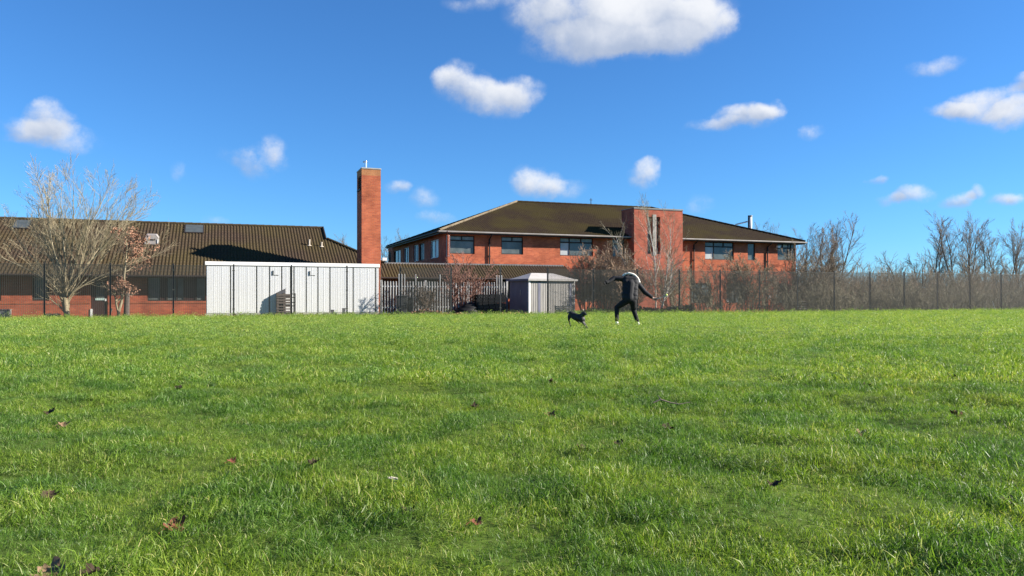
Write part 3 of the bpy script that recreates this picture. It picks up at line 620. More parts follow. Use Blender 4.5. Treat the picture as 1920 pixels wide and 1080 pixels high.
# ------------------------------------------------------------------ two-storey hipped building
def two_storey():
    fr = Frame(-4.34, 46.0); root = empty('hipped_building', (fr.x, fr.y, 0), TH)
    tag(root, 'two-storey red brick building with mossy hipped roof and square stair tower', 'building')
    LU, LV, HV, ZE, OV = 27.3, 16.0, 8.0, 4.83, 0.46; SL = 2.98 / 8
    S = lambda px: fr.s_at(px, OV)
    def hole(x0, x1, yt, yb):
        a, b = S(x0), S(x1); c = (a + b) / 2; return (a, b, fr.z(yb, c, OV), fr.z(yt, c, OV))
    defs = [(842, 890, 442, 476), (940, 981, 444, 477), (1050, 1112, 446, 480), (1148, 1172, 449, 482), (1322, 1376, 454, 487), (1402, 1416, 456, 488), (1458, 1491, 457, 488)]
    H = [hole(*d) for d in defs]
    G = []
    for x0, x1 in ((1296, 1334), (1362, 1398), (1450, 1474)): G.append(hole(x0, x1, 531, 568))
    for x0, x1 in ((1090, 1120), (1150, 1180)): G.append(hole(x0, x1, 531, 566))
    wall_mesh(OV, LU - OV, -.6, ZE + .02, H + G, plane='front', at=OV).build('front_wall', M_brick2, root)
    def vh(x0, x1, z0=3.35, z1=4.5):
        a, b = sorted((fr.v_at(x0, OV), fr.v_at(x1, OV))); return (a, b, z0, z1)
    LW = [vh(834.5, 839.5, 3.3, 4.6), vh(806, 822), vh(786, 795), vh(775, 784), vh(757, 766), vh(738, 751), vh(728, 733)]
    wall_mesh(OV, LV - OV, -.6, ZE + .02, LW, plane='side', at=OV, sgn=1).build('left_wall', M_brick, root)
    MB().poly([(LU - OV, OV, -.6), (LU - OV, LV - OV, -.6), (LU - OV, LV - OV, ZE), (LU - OV, OV, ZE)]).poly([(OV, LV - OV, -.6), (LU - OV, LV - OV, -.6), (LU - OV, LV - OV, ZE), (OV, LV - OV, ZE)]).build('rear_wall', M_brick, root)
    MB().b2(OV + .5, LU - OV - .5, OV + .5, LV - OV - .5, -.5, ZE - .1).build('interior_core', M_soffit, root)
    kw = dict(at=OV, transom=.74)
    G2 = mat('top_light_glass', (.26, .28, .275), .25, .4, var=(.16, .18, .175), vscale=3)
    window(root, *H[0], panes=[None, G2, G2], **kw); window(root, *H[1], panes=[None, G2, G2], **kw); window(root, *H[2], mull=(.29,), panes=[M_glass_b, G2, None, G2, G2], **kw)
    window(root, *H[3], **kw); window(root, *H[4], mull=(.31,), panes=[M_glass_b], **kw); window(root, *H[5], at=OV); window(root, *H[6], mull=(.62, .78), panes=[None, None, M_glass_b], **kw)
    for g in G: window(root, *g, at=OV, mull=(.5,), transom=.74)
    for i, h in enumerate(LW): window(root, *h, at=OV, plane='side', sgn=1, mull=(.5,) if h[1] - h[0] > 1 else (), frame=M_frame_w if i in (0, 1, 3, 4) else M_dark, panes=[M_glass_b, None] if i in (1, 5) else None)
    # eaves
    so = MB(); so.poly([(0, 0, ZE - .04), (LU, 0, ZE - .04), (LU, LV, ZE - .04), (0, LV, ZE - .04)]); so.build('soffit', M_dark, root)
    fa = MB(); fa.b2(0, LU, -.02, .02, ZE - .16, ZE + .01); fa.b2(-.02, .015, .02, LV, ZE - .16, ZE + .01); fa.b2(LU - .02, LU + .02, .02, LV, ZE - .16, ZE + .01); fa.build('fascia', M_dark, root)
    MB().tube([(-.08, -.09, ZE - .03), (LU + .05, -.09, ZE - .05)], .055, 8).build('gutter', M_gutter, root)
    MB().tube([(-.09, .0, ZE - .03), (-.09, LV, ZE - .03)], .055, 8).build('gutter', M_dark, root)
    for px in (917, 1300, 1438):
        u = S(px); vt = OV - .07
        dp = MB().tube([(u, -.08, ZE - .07), (u, 0, ZE - .22), (u, vt, ZE - .38), (u, vt, 2.65 if px < 1000 else -.2)], .045, 8).build('downpipe', M_black, root)
        for z in (4.2, 3.4): MB().b2(u - .08, u + .08, vt - .03, OV - .004, z - .02, z + .02).build('bracket', M_black, dp)
    # roof slopes with tile geometry
    hi1 = lambda s: max(0.0, min(s, LU - s, HV)); hi2 = lambda s: max(0.0, min(s, LV - s, HV))
    def put(V, Q):
        o = link('roof_tiles', np_mesh('roof_tiles', V, Q, mat=M_tile2), root); o['kind'] = 'stuff'
    kw = dict(pitch=0.165, amp=0.028, course=0.30, sub=4)
    V, Q = tile_slope(0, LU, lambda s: 0.0, hi1, SL, ZE, None, **kw); put(V, Q)
    kw['pitch'] = .3
    V, Q = tile_slope(0, LV, lambda s: 0.0, hi2, SL, ZE, None, **kw); W = V.copy(); W[:, 0] = V[:, 1]; W[:, 1] = LV - V[:, 0]; put(W, Q)
    W = V.copy(); W[:, 0] = LU - V[:, 1]; W[:, 1] = V[:, 0]; put(W, Q)
    zr = ZE + SL * HV
    MB().poly([(LU, LV, ZE), (0, LV, ZE), (HV, LV - HV, zr), (LU - HV, LV - HV, zr)]).build('rear_slope', M_tile2, root)
    def caps(p0, p1, n, m):
        c = MB(); p0, p1 = Vector(p0), Vector(p1)
        for i in range(n): c.tube([p0.lerp(p1, i / n), p0.lerp(p1, (i + 1.05) / n) + Vector((0, 0, .012))], .075, 8)
        o = c.build('ridge_tiles', m, root); o['kind'] = 'stuff'
    caps((0, 0, ZE + .06), (HV, HV, zr + .06), 26, M_ridge); caps((HV, HV, zr + .05), (LU - HV, HV, zr + .05), 26, M_tile2)
    caps((LU, 0, ZE + .06), (LU - HV, HV, zr + .06), 26, M_tile2); caps((0, LV, ZE + .05), (HV, HV, zr + .05), 26, M_tile2)
    # aerial
    u = fr.s_at(1108, HV); an = MB().tube([(u, HV, zr), (u, HV, zr + .55)], .03, 6).build('aerial', M_dark, root)
    MB().bar((u - .12, HV, zr + .42), (u + .12, HV, zr + .42), .03).build('aerial_arm', M_dark, an)
    # white flue near the right hip
    u = fr.s_at(1407, 9.0); zf = gz(420, fr.yat(u, 9)); fl = MB().tube([(u, 9, ZE + 1.0), (u, 9, zf + .6)], .13, 12).build('flue', M_white, root, smooth=True)
    MB().tube([(u, 9, zf + .62), (u, 9, zf + .72)], .17, 12).build('flue_cap', M_galv, fl)
    MB().tube([(u - .2, 9, ZE + 1.2), (u - .2, 9, zf + .72)], .05, 8).build('side_pipe', M_dark, fl)
    MB().tube([(u - 1.2, 9.4, zf - .05), (u - .15, 9.2, zf + .22)], .06, 8).build('sloping_pipe', M_white, fl)
    # stair tower
    tv = -.45; a, b = fr.s_at(1189, tv), fr.s_at(1280, tv); zt = fr.z(390, a, tv)
    d = 1.7; c0, c1 = fr.s_at(1214, tv), fr.s_at(1223, tv); zc0, zc1 = fr.z(476, c0, tv), fr.z(406, c0, tv)
    e0, e1 = fr.s_at(1231, tv), fr.s_at(1238, tv)
    t = wall_mesh(a, b, -.6, zt, [(c0, c1, zc0, zc1), (e0, e1, zc0, zc1)], plane='front', at=tv, depth=.3)
    s2 = wall_mesh(tv, tv + d, -.6, zt, [], plane='side', at=a); n = len(t.v); t.v += s2.v; t.f += [[i + n for i in f] for f in s2.f]
    t.poly([(b, tv, -.6), (b, tv + d, -.6), (b, tv + d, zt), (b, tv, zt)]); t.poly([(a, tv + d, -.6), (b, tv + d, -.6), (b, tv + d, zt), (a, tv + d, zt)])
    tw = t.build('stair_tower', M_brick3, root); tw['label'] = 'square brick stair tower with slot windows'
    for q0, q1 in ((c0, c1), (e0, e1)): MB().b2(q0, q1, tv + .24, tv + .28, zc0, zc1).build('pane', M_glass, tw)
    MB().b2(c1 + .03, e0 - .03, tv - .03, tv + .05, zc0 - .1, zc1 + .15).build('pier', M_conc, tw)
    MB().b2(a - .03, b + .03, tv - .03, tv + d, zt + .001, zt + .045).build('coping', M_gutter, tw)
    MB().b2(a - .031, b + .01, tv - .031, tv + .02, zt - .055, zt - .002).build('flashing', M_lead, tw)
    # wall lamp
    u = S(1456); z = fr.z(463, u, OV); wl = MB().b2(u - .12, u + .10, OV - .3, OV - .12, z - .07, z + .07).build('flood_lamp', M_white, root)
    MB().bar((u, OV - .15, z), (u, OV, z + .05), .05).build('bracket', M_dark, wl)
    return fr
FR2 = two_storey()

# ------------------------------------------------------------------ steel store
def store():
    p0 = Vector((gx(385, 36.0), 36.0)); p1 = Vector((gx(711, 39.1), 39.1)); ax = p1 - p0; Lc = ax.length; a = math.atan2(ax.y, ax.x)
    root = empty('steel_store', (p0.x, p0.y, 0), a); tag(root, 'long flat-roofed pale grey panelled steel store in front of the brick chimney', 'container')
    zt, zb = gz(490, 36), .10; D = 0.55
    def u_at(px):
        k = (px - 960) / F; d = ax.normalized(); return (k * p0.y - p0.x) / (d.x - k * d.y)
    MB().b2(.04, Lc - .04, .03, D, .02, zt - .02).build('body', M_panel, root)
    tr = MB(); tr.b2(-.02, Lc + .02, -.03, D + .05, zt - .175, zt); tr.build('roof_trim', M_white, root, bevel=.015)
    MB().b2(0, Lc, -.02, .04, -.06, zb).build('base_rail', mat('cream_base_rail', (.55, .53, .48), .6, var=(.45, .42, .37), vscale=4), root)
    js = [432, 481, 505, 528, 544.5, 551, 574, 596, 618.5, 662, 704]
    edges = [387] + js + [711]
    for i in range(len(edges) - 1):
        u0 = u_at(edges[i]) + (.03 if i else .015); u1 = u_at(edges[i + 1]) - .03
        if u1 - u0 < .05: continue
        z0, z1 = zb + .02, zt - .20
        p = MB().b2(u0, u1, 0.0, .028, z0, z1)
        pn = p.build('panel', M_panel, root, bevel=.008)
        n = 1 if u1 - u0 < .8 else 2
        for k in range(1, n + 1):
            c = u0 + (u1 - u0) * k / (n + 1)
            MB().b2(c - .03, c + .03, -.004, -.0005, z0 + .04, z1 - .04).build('pressed_rib', M_panel, pn, bevel=.003)
        if i in (3, 7):
            h = MB().b2(u0 + .12, u0 + .17, -.03, -.001, z1 - .42, z1 - .2).build('hasp', M_joint, pn)
            MB().b2(u0 + .19, u0 + .40, -.012, -.001, z1 - .43, z1 - .405).build('latch_bar', M_joint, h)
    for j in js:
        u = u_at(j); MB().b2(u - .028, u + .028, .004, .027, zb + .02, zt - .18).build('joint_strip', M_joint, root)
    MB().b2(.02, Lc - .02, -.012, .026, zt - .198, zt - .178).build('shadow_gap', M_joint, root)
    return root, u_at, a, p0
ST, ST_U, ST_A, ST_P = store()
def on_store(px, out):
    u = ST_U(px); c, s = math.cos(ST_A), math.sin(ST_A)
    return ST_P.x + u * c + out * s, ST_P.y + u * s - out * c

# ------------------------------------------------------------------ clutter in front of the store
def pallet_mesh(name, w, h, nb, mat_, depth=.12):
    me = {}
    return w, h, nb
def upright_pallet():
    x, y = on_store(532, .34); r = empty('timber_pallet', (x, y, 0), ST_A); tag(r, 'dark weathered pallet standing upright against the white store', 'pallet')
    w, h = .72, 1.08; y0 = -.1
    Mx = Matrix.Rotation(R(-7), 3, 'X')
    def B(c, d, nm, m=M_wood):
        p = Mx @ Vector(c); MB().box(p, d, M=Mx).build(nm, m, r)
    for u in (-w / 2 + .05, 0, w / 2 - .05): B((u, 0, h / 2), (.09, .10, h), 'bearer')
    zz = [.05, .17, .30, .43, .60, .73, .86, .98]
    for i, z in enumerate(zz): B((0, -.062, z), (w, .02, .085 if i > 3 else .06), 'slat')
    for z in (.1, .5, .95): B((0, .062, z), (w, .02, .09), 'rear_slat')
    x, y = on_store(548, .22); r = empty('metal_frame', (x, y, 0), ST_A); tag(r, 'narrow open dark metal rack beside the upright pallet', 'rack')
    for u in (-.11, .11): MB().b2(u - .017, u + .017, -.02, .02, 0, 1.06).build('upright', M_black, r)
    for z in (.10, .45, .62, .86, 1.03): MB().b2(-.092, .092, -.018, .018, z - .02, z + .02).build('rung', M_black, r)
    x, y = on_store(527, .20); r = MB()
    r.v = [(-.25, -.015, 0), (.2, -.015, 0), (.2, -.015, 1.30), (-.25, -.015, 1.08), (-.25, .015, 0), (.2, .015, 0), (.2, .015, 1.30), (-.25, .015, 1.08)]
    r.f = [[0, 1, 2, 3], [7, 6, 5, 4], [0, 4, 5, 1], [1, 5, 6, 2], [2, 6, 7, 3], [3, 7, 4, 0]]
    tag(r.build('leaning_board', M_board, None, (x, y, 0), (R(-3), 0, ST_A)), 'grey board with slanted top leaning behind the upright pallet', 'board')
    for px, h, lab in ((622, .22, 'lower of two short stubs at the foot of the store'), (643, .30, 'taller of two short stubs at the foot of the store')):  # short dark capped boxes at the store foot
        x, y = on_store(px, .25); m = MB(); m.b2(-.07, .07, -.07, .07, -.02, h); m.b2(-.085, .085, -.085, .085, h + .001, h + .03)
        tag(m.build('dark_stub', M_board, None, (x, y, 0), (0, 0, ST_A), bevel=.01), lab, 'post')
upright_pallet()

# ------------------------------------------------------------------ mesh fence
def mesh_fence():
    root = empty('mesh_fence', (FP.x, FP.y, 0), math.atan2(FD.y, FD.x)); tag(root, 'dark fine welded-mesh security fence running along the whole far side of the field', 'fence')
    def panel(w):
        V, Q = [], []; n = 0
        cube = np.array([(-1, -1, -1), (1, -1, -1), (1, 1, -1), (-1, 1, -1), (-1, -1, 1), (1, -1, 1), (1, 1, 1), (-1, 1, 1)]) * .5
        fc = np.array([(0, 1, 5, 4), (1, 2, 6, 5), (2, 3, 7, 6), (3, 0, 4, 7)]); fh = np.array([(0, 3, 2, 1), (4, 5, 6, 7), (0, 1, 5, 4), (2, 3, 7, 6)])
        zt = FH - .03; z0 = .05
        for x in np.arange(.035, w - .02, .0762):
            V.append(cube * (.0062, .0075, zt - z0) + (x, 0, (zt + z0) / 2)); Q.append(fc + n); n += 8
        for z in np.arange(z0 + .01, zt, .0165):
            V.append(cube * (w - .04, .0045, .0054) + (w / 2, .005, z)); Q.append(fh + n); n += 8
        V.append(cube * (w - .04, .010, .016) + (w / 2, .003, zt)); Q.append(fh + n); n += 8
        return np_mesh('mesh_panel', np.concatenate(V), np.concatenate(Q), mat=M_fence)
    full = panel(PAN); part = panel(PAN * .66)
    post = MB(); post.b2(-.03, .03, -.03, .03, -.1, FH + .03); post.b2(-.035, .035, -.035, .035, FH + .031, FH + .05); post = post.mesh('post', mat('black_post_coating', (.016, .016, .016), .5, .4, var=(.022, .022, .022), vscale=3))
    clip = MB().b2(-.05, .05, -.045, -.033, -.02, .02).mesh('clip', M_fence)
    for n in range(-4, 24):
        u = (n - 1) * PAN
        p = link('post', post, root, (u, .04, 0))
        if 0 <= n <= 20:
            for z in (.35, 1.2, 2.05): link('clip', clip, p, (0, 0, z))
        if n in (5, 6): continue                          # two bays are open in front of the pallets and the shed
        o = link('mesh_panel', part if n == 3 else full, root, (u, 0, 0)); o['kind'] = 'stuff'
mesh_fence()

# ------------------------------------------------------------------ palisade behind the mesh
def palisade():
    p0 = Vector((gx(716, 39.3), 39.3)); p1 = Vector((gx(952, 42.6), 42.6)); ax = p1 - p0; Lp = ax.length
    root = empty('palisade_fence', (p0.x, p0.y, 0), math.atan2(ax.y, ax.x)); tag(root, 'galvanised steel palisade fence between the white store and the shed', 'fence')
    def pale(h):
        m = MB(); w = .036
        for s in (-1, 1): m.v += [(s * w, 0, 0), (s * w, 0, h - .06)]
        b = len(m.v); m.v = []
        pr = [(-w, .0), (-w * .4, -.018), (w * .4, -.018), (w, .0)]
        for z in (-.1, h - .07): m.v += [(x, y, z) for x, y in pr]
        m.v += [(-w * .5, 0, h), (0, -.01, h - .03), (w * .5, 0, h)]
        m.f = [[i, i + 1, i + 5, i + 4] for i in range(3)] + [[4, 5, 9, 8], [5, 6, 9], [6, 7, 10, 9]]
        o = m.mesh('pale', M_galv); return o
    zt = gz(527, 40); a, b = pale(zt), pale(zt + .38)
    n = int(Lp / .152)
    for i in range(n + 1):
        u = i * .152
        px = 716 + (952 - 716) * (i / n)
        tall = any(abs(px - t) < 3 for t in (748, 754, 777, 823, 933, 939))
        link('pale', b if tall else a, root, (u, 0, 0), (0, 0, random.Random(i).uniform(-.03, .03)))
    for z in (.35, zt - .28): MB().b2(0, Lp, .012, .05, z - .03, z + .03).build('rail', M_galv, root)
    for k in range(4): MB().b2(Lp * k / 3 - .05, Lp * k / 3 + .05, .055, .16, -.1, zt + .05).build('post', M_galv, root)
palisade()

# ------------------------------------------------------------------ bins, pallets, shed
def wheelie_bin(px, Y, lab, rz=.3, h=1.02):
    r = empty('wheelie_bin', (gx(px, Y), Y, 0), rz); tag(r, lab, 'bin', 'bins behind the fence')
    m = MB(); w0, w1, d0, d1 = .21, .27, .24, .33
    m.v = [(-w0, -d0, .06), (w0, -d0, .06), (w0, d0, .06), (-w0, d0, .06), (-w1, -d1, h), (w1, -d1, h), (w1, d1, h), (-w1, d1, h)]
    m.f = [[0, 3, 2, 1], [4, 5, 6, 7], [0, 1, 5, 4], [1, 2, 6, 5], [2, 3, 7, 6], [3, 0, 4, 7]]
    m.build('body', M_bin, r, bevel=.03)
    MB().b2(-w1 - .02, w1 + .02, -d1 - .03, d1 + .02, h + .003, h + .05).build('lid', M_bin, r, bevel=.02)
    MB().tube([(-.2, d1 + .06, h - .03), (.2, d1 + .06, h - .03)], .018, 8).build('handle', M_bin, r)
    for s in (-1, 1): MB().tube([(s * .22 - .025, d0, .1), (s * .22 + .025, d0, .1)], .1, 12).build('wheel', M_black, r)
wheelie_bin(753, 37.6, 'left of two charcoal wheelie bins beside the white store', .25, .90)
wheelie_bin(766, 37.9, 'right of two charcoal wheelie bins beside the white store', .1, .82)
def pallet_stack():
    Y = 39.0; X = gx(918, Y); w, d, hp = 1.5, 1.0, .145
    deck = MB().b2(-w / 2, w / 2, -.045, .045, -.009, .009).mesh('deck_board', M_black)
    blk = MB().b2(-.135, .135, -.06, .06, -.046, .046).mesh('block', M_black)
    names = ['bottom', 'second from bottom', 'third from bottom', 'fourth from bottom', 'fifth from bottom', 'sixth from bottom', 'top']
    for i in range(7):
        r = empty('plastic_pallet', (X + random.Random(i).uniform(-.03, .03), Y, ground_h(X, Y) + i * hp), R(14) + random.Random(i + 9).uniform(-.02, .02))
        tag(r, 'black pallet, %s of the stack left of the shed' % names[i], 'pallet', 'stacked black pallets')
        for k in range(6): link('deck_board', deck, r, (0, -d / 2 + .05 + k * (d - .1) / 5, .13))
        for k in range(3): link('base_board', deck, r, (0, -d / 2 + .05 + k * (d - .1) / 2, .015))
        for ux in (-.61, -.305, 0, .305, .61):
            for k in (0, 1, 2): link('block', blk, r, (ux, -d / 2 + .06 + k * (d - .12) / 2, .073))
pallet_stack()
def dark_heap():  # black mound added in place of the shade beside the pallets
    Y = 38.4; X = gx(868, Y); rg = np.random.RandomState(2); nu, nv = 28, 12
    V = []
    for j in range(nv + 1):
        for i in range(nu):
            a = 2 * math.pi * i / nu; t = j / nv; rr = 1 - t; hx = .85 * rr ** .6; z = .62 * (1 - rr ** 1.6)
            z *= .55 + .45 * math.cos(a) * rr + .45 * t
            k = 1 + .16 * math.sin(5 * a + 2 * j) + .1 * rg.rand()
            V.append((math.cos(a) * hx * k + .38 * t, math.sin(a) * .5 * hx * k, max(z, 0) - .03))
    Q = [(j * nu + i, j * nu + (i + 1) % nu, (j + 1) * nu + (i + 1) % nu, (j + 1) * nu + i) for j in range(nv) for i in range(nu)]
    tag(link('shade_heap', np_mesh('heap', V, Q, mat=M_black), None, (X, Y, 0), (0, 0, R(14))), 'low black heap added for the dark shade left of the pallet stack', 'heap')
dark_heap()
def shed():
    Y = 40.3; psi = R(31); x0 = gx(992, Y - .75); W, D, h, hr = 2.85, 1.95, gz(523, 40.0), gz(512, 41)
    r = empty('garden_shed', (x0, Y - .75, 0), psi); tag(r, 'pale grey metal garden shed with low hipped roof behind the fence', 'shed')
    MB().b2(.03, W, .03, D, 0, h - .01).build('wall_core', M_shed_shade, r)
    # ribbed front sheets
    n = 26; wv = MB()
    for i in range(n):
        u0 = .06 + (W - .12) * i / n; u1 = .06 + (W - .12) * (i + 1) / n; c = (u0 + u1) / 2
        wv.poly([(u0, .02, .02), (c - .03, -.004, .02), (c - .03, -.004, h - .04), (u0, .02, h - .04)]); wv.poly([(c - .03, -.004, .02), (c + .03, -.004, .02), (c + .03, -.004, h - .04), (c - .03, -.004, h - .04)]); wv.poly([(c + .03, -.004, .02), (u1, .02, .02), (u1, .02, h - .04), (c + .03, -.004, h - .04)])
    wv.build('front_sheet', M_shed, r)
    MB().b2(0, .024, .06, D, .02, h - .03).build('side_sheet', M_shed_shade, r)
    for u in (.62, 2.6): MB().b2(u - .07, u + .07, -.02, -.006, .02, h - .05).build('door_edge', M_shed_shade, r)
    MB().b2(-.03, .06, -.03, .06, -.02, h).build('corner_post', M_white, r); MB().b2(W - .06, W + .03, -.03, .06, -.02, h).build('corner_post', M_shed, r)
    for u in (.2,): MB().b2(-.018, -.002, .8, .84, .95, 1.25).build('handle', M_galv, r)
    o = .12; rf = MB()
    A, B, C, Dd = (-o, -o, h - .03), (W + o, -o, h - .03), (W + o, D + o, h - .03), (-o, D + o, h - .03); E1, E2 = (.75, D / 2, hr), (W - .75, D / 2, hr)
    rf.poly([A, B, E2, E1]); rf.poly([B, C, E2]); rf.poly([C, Dd, E1, E2]); rf.poly([Dd, A, E1]); rf.poly([A, Dd, C, B]); rf.build('roof', M_shed_r, r)
    MB().b2(-o - .01, W + o + .01, -o - .03, -o - .005, h - .10, h + .0).build('front_fascia', M_shed, r); MB().b2(-o - .03, -o - .005, -o - .005, D + o, h - .10, h).build('side_fascia', M_shed_shade, r)
shed()
def slat_bench(px, Y, w, h, ns, m, lab, rz, name='slatted_bench'):
    r = empty(name, (gx(px, Y), Y, float(ground_h(gx(px, Y), Y))), rz); tag(r, lab, 'bench')
    for k in range(ns): MB().b2(-w / 2, w / 2, -.02 + .02 * k, .02 + .02 * k, .10 + k * (h - .14) / (ns - 1) - .035, .10 + k * (h - .14) / (ns - 1) + .035).build('slat', m, r)
    for u in (-w / 2 + .04, 0, w / 2 - .04): MB().bar((u, .03, 0), (u, .03 + .02 * ns, h + .02), .05).build('leg', M_wood, r)
slat_bench(1058, 39.1, .98, .42, 4, M_woodp, 'low slatted timber bench leaning on the shed front', R(16))
slat_bench(1500, 46.4, 1.05, .88, 6, M_woodp, 'pale slatted timber rack behind the fence near the right end of the building', R(18), 'slatted_rack')
def small_bits():
    Y = 35.0; x = gx(250, Y); m = MB(); m.b2(-.38, .38, -.06, .06, 0, .035); m.b2(-.36, .1, -.05, .07, .036, .05)
    tag(m.build('loose_plank', M_woodp, None, (x, Y, float(ground_h(x, Y))), (0, 0, R(18)), bevel=.005), 'pale plank lying on the ground below the brick wall', 'plank')
    Y = 33.6; x = gx(4, Y); r = empty('service_cabinet', (x, Y, float(ground_h(x, Y))), R(17)); tag(r, 'grey service cabinet at the far left edge by the brick wall', 'cabinet')
    MB().b2(-.3, .26, 0, .35, .0, .46).build('case', M_conc, r, bevel=.01); MB().b2(-.26, .2, -.012, -.002, .05, .42).build('door', M_galv, r); MB().b2(-.32, .28, -.03, .37, .461, .49).build('lid', M_conc, r)
    for i, (px, s, lab) in enumerate(((92, .16, 'left of two dark logs at the foot of the left tree'), (106, .14, 'right of two dark logs at the foot of the left tree'))):
        Y = 33.1; x = gx(px, Y); m = MB().tube([(-s, 0, .09), (s * .3, .03, .10), (s, .0, .08)], [.08, .09, .07], 9)
        tag(m.build('cut_log', M_barkd, None, (x, Y, 0.0), (0, 0, .4 * i), smooth=False), lab, 'log')
    Y = 34.0; x = gx(237, Y); m = MB().tube([(0, 0, -.1), (.02, 0, .6), (.03, .02, 1.2)], [.13, .115, .10], 9)
    tag(m.build('timber_post', M_wood, None, (x, Y, -.03)), 'thick dead timber post beside the russet-leaved tree', 'post')
    Y = 34.6; x = gx(207, Y); m = MB().bar((-.06, 0, 0), (.06, .02, .42), .05)
    tag(m.build('leaning_stake', M_wood, None, (x, Y, -.05)), 'short dark stake leaning beside the maroon door', 'stake')
    Y = 47.0
    for px, py, lab in ((1365, 563, 'small white notice on the wall behind the fence'), (1444, 556, 'pair of pale tags hanging in the shrubs behind the fence')):
        u = FR2.s_at(px, .2); x, y = FR2.xy(u, .28); z = gz(py, y); m = MB(); m.b2(-.07, .07, -.01, .01, -.1, .1); m.b2(-.075, .075, -.016, -.0105, .08, .105)
        tag(m.build('wall_notice', M_white, None, (x, y, z), (0, 0, TH)), lab, 'notice')
    for px, ln, lab in ((1788, 0.0, 'thin upright white cane behind the fence'), (1861, .22, 'thin leaning white cane behind the right fence')):
        Y = 47.5; x = gx(px, Y); z0 = float(ground_h(x, Y)); m = MB().tube([(ln, 0, -.05), (0, 0, .62)], .022, 6)
        tag(m.build('white_cane', M_white, None, (x, Y, z0)), lab, 'cane')
small_bits()

# ------------------------------------------------------------------ bare trees
def unit(a): return a / np.maximum(np.linalg.norm(a, axis=-1, keepdims=True), 1e-9)
def grow(P, D, L, r0, r1, n, jit, trop, rg):
    M_ = len(P); pts = np.zeros((M_, n + 1, 3)); dr = np.zeros((M_, n + 1, 3)); pts[:, 0] = P; d = unit(D); dr[:, 0] = d
    for i in range(n):
        d = unit(d + rg.normal(0, jit, (M_, 3)) + np.array([0, 0, trop])); pts[:, i + 1] = pts[:, i] + d * (L / n)[:, None]; dr[:, i + 1] = d
    t = np.linspace(0, 1, n + 1)[None]; rad = r0[:, None] * (1 - t) + r1[:, None] * t
    return pts, dr, rad
def spawn(pts, dr, rad, L, k, t0, t1, ang, aj, lf, rf, rg, taper=0.4, rmin=0.0035):
    M_, n1, _ = pts.shape; n = n1 - 1
    t = t0 + (t1 - t0) * (np.arange(k)[None] + rg.rand(M_, k)) / k
    f = t * n; i = np.minimum(f.astype(int), n - 1); w = (f - i)[..., None]; a = np.arange(M_)[:, None]
    p = pts[a, i] * (1 - w) + pts[a, i + 1] * w; d = dr[a, i]
    rr = rad[a, i] * (1 - w[..., 0]) + rad[a, i + 1] * w[..., 0]
    x = unit(np.cross(d, rg.normal(0, 1, d.shape))); th = ang + rg.normal(0, aj, t.shape)
    nd = d * np.cos(th)[..., None] + x * np.sin(th)[..., None]
    ln = (.55 * L[:, None] + .45 * L.mean()) * lf * (1 - taper * (t - t0) / max(t1 - t0, 1e-6)) * rg.uniform(.7, 1.25, t.shape)
    return p.reshape(-1, 3), nd.reshape(-1, 3), ln.ravel(), np.maximum(rr * rf, rmin).ravel()
def tubes(pts, rad, sides):
    M_, n1, _ = pts.shape; t = np.zeros_like(pts); t[:, 1:-1] = pts[:, 2:] - pts[:, :-2]; t[:, 0] = pts[:, 1] - pts[:, 0]; t[:, -1] = pts[:, -1] - pts[:, -2]; t = unit(t)
    ref = np.where(np.abs(t[..., 2:3]) > .9, np.array([1., 0, 0]), np.array([0, 0, 1.])); a = unit(np.cross(t, ref)); b = np.cross(t, a)
    th = np.arange(sides) * 2 * np.pi / sides
    V = pts[:, :, None] + (a[:, :, None] * np.cos(th)[None, None, :, None] + b[:, :, None] * np.sin(th)[None, None, :, None]) * rad[:, :, None, None]
    ix = np.arange(M_ * n1 * sides).reshape(M_, n1, sides); nx_ = np.roll(ix, -1, 2)
    Q = np.stack([ix[:, :-1], nx_[:, :-1], nx_[:, 1:], ix[:, 1:]], -1).reshape(-1, 4)
    return V.reshape(-1, 3), Q
def merge(parts):
    V, Q, o = [], [], 0
    for v, q in parts: V.append(v); Q.append(q + o); o += len(v)
    return np.concatenate(V), np.concatenate(Q)
def tree(name, x, y, label, seed, stems, lv, bark, twig, group=None, cat='tree', z=None, rmin=0.0045):
    """stems: list of (dir, length, r0, r1, start offset); lv: per level (k, t0, t1, angle, lenfac, radfac, segs, jitter, tropism)"""
    rg = np.random.RandomState(seed); z = float(ground_h(x, y)) if z is None else z
    r = empty(name, (x, y, z - .03)); tag(r, label, cat, group)
    P = np.array([s[4] for s in stems], float); D = np.array([s[0] for s in stems], float); L = np.array([s[1] for s in stems], float)
    pts, dr, rad = grow(P, D, L, np.array([s[2] for s in stems]), np.array([s[3] for s in stems]), 9, .07, .03, rg)
    tr = [tubes(pts, rad, 8)]; cr = []; last = None
    for i, (k, t0, t1, ang, lf, rf, n, jit, trop) in enumerate(lv):
        p, d, l, r0 = spawn(pts, dr, rad, L, k, t0, t1, R(ang), .22, lf, rf, rg, rmin=rmin)
        pts, dr, rad = grow(p, d, l, r0, np.maximum(r0 * .35, rmin * .7), n, jit, trop, rg); L = l
        (tr if (i == 0 and len(lv) > 2) else cr).append(tubes(pts, rad, 5 if i == 0 else 3))
    V, Q = merge(tr); link('trunk', np_mesh('trunk', V, Q, mat=bark, smooth=True), r)
    V, Q = merge(cr); link('crown', np_mesh('crown', V, Q, mat=twig), r)
    return r, pts, dr
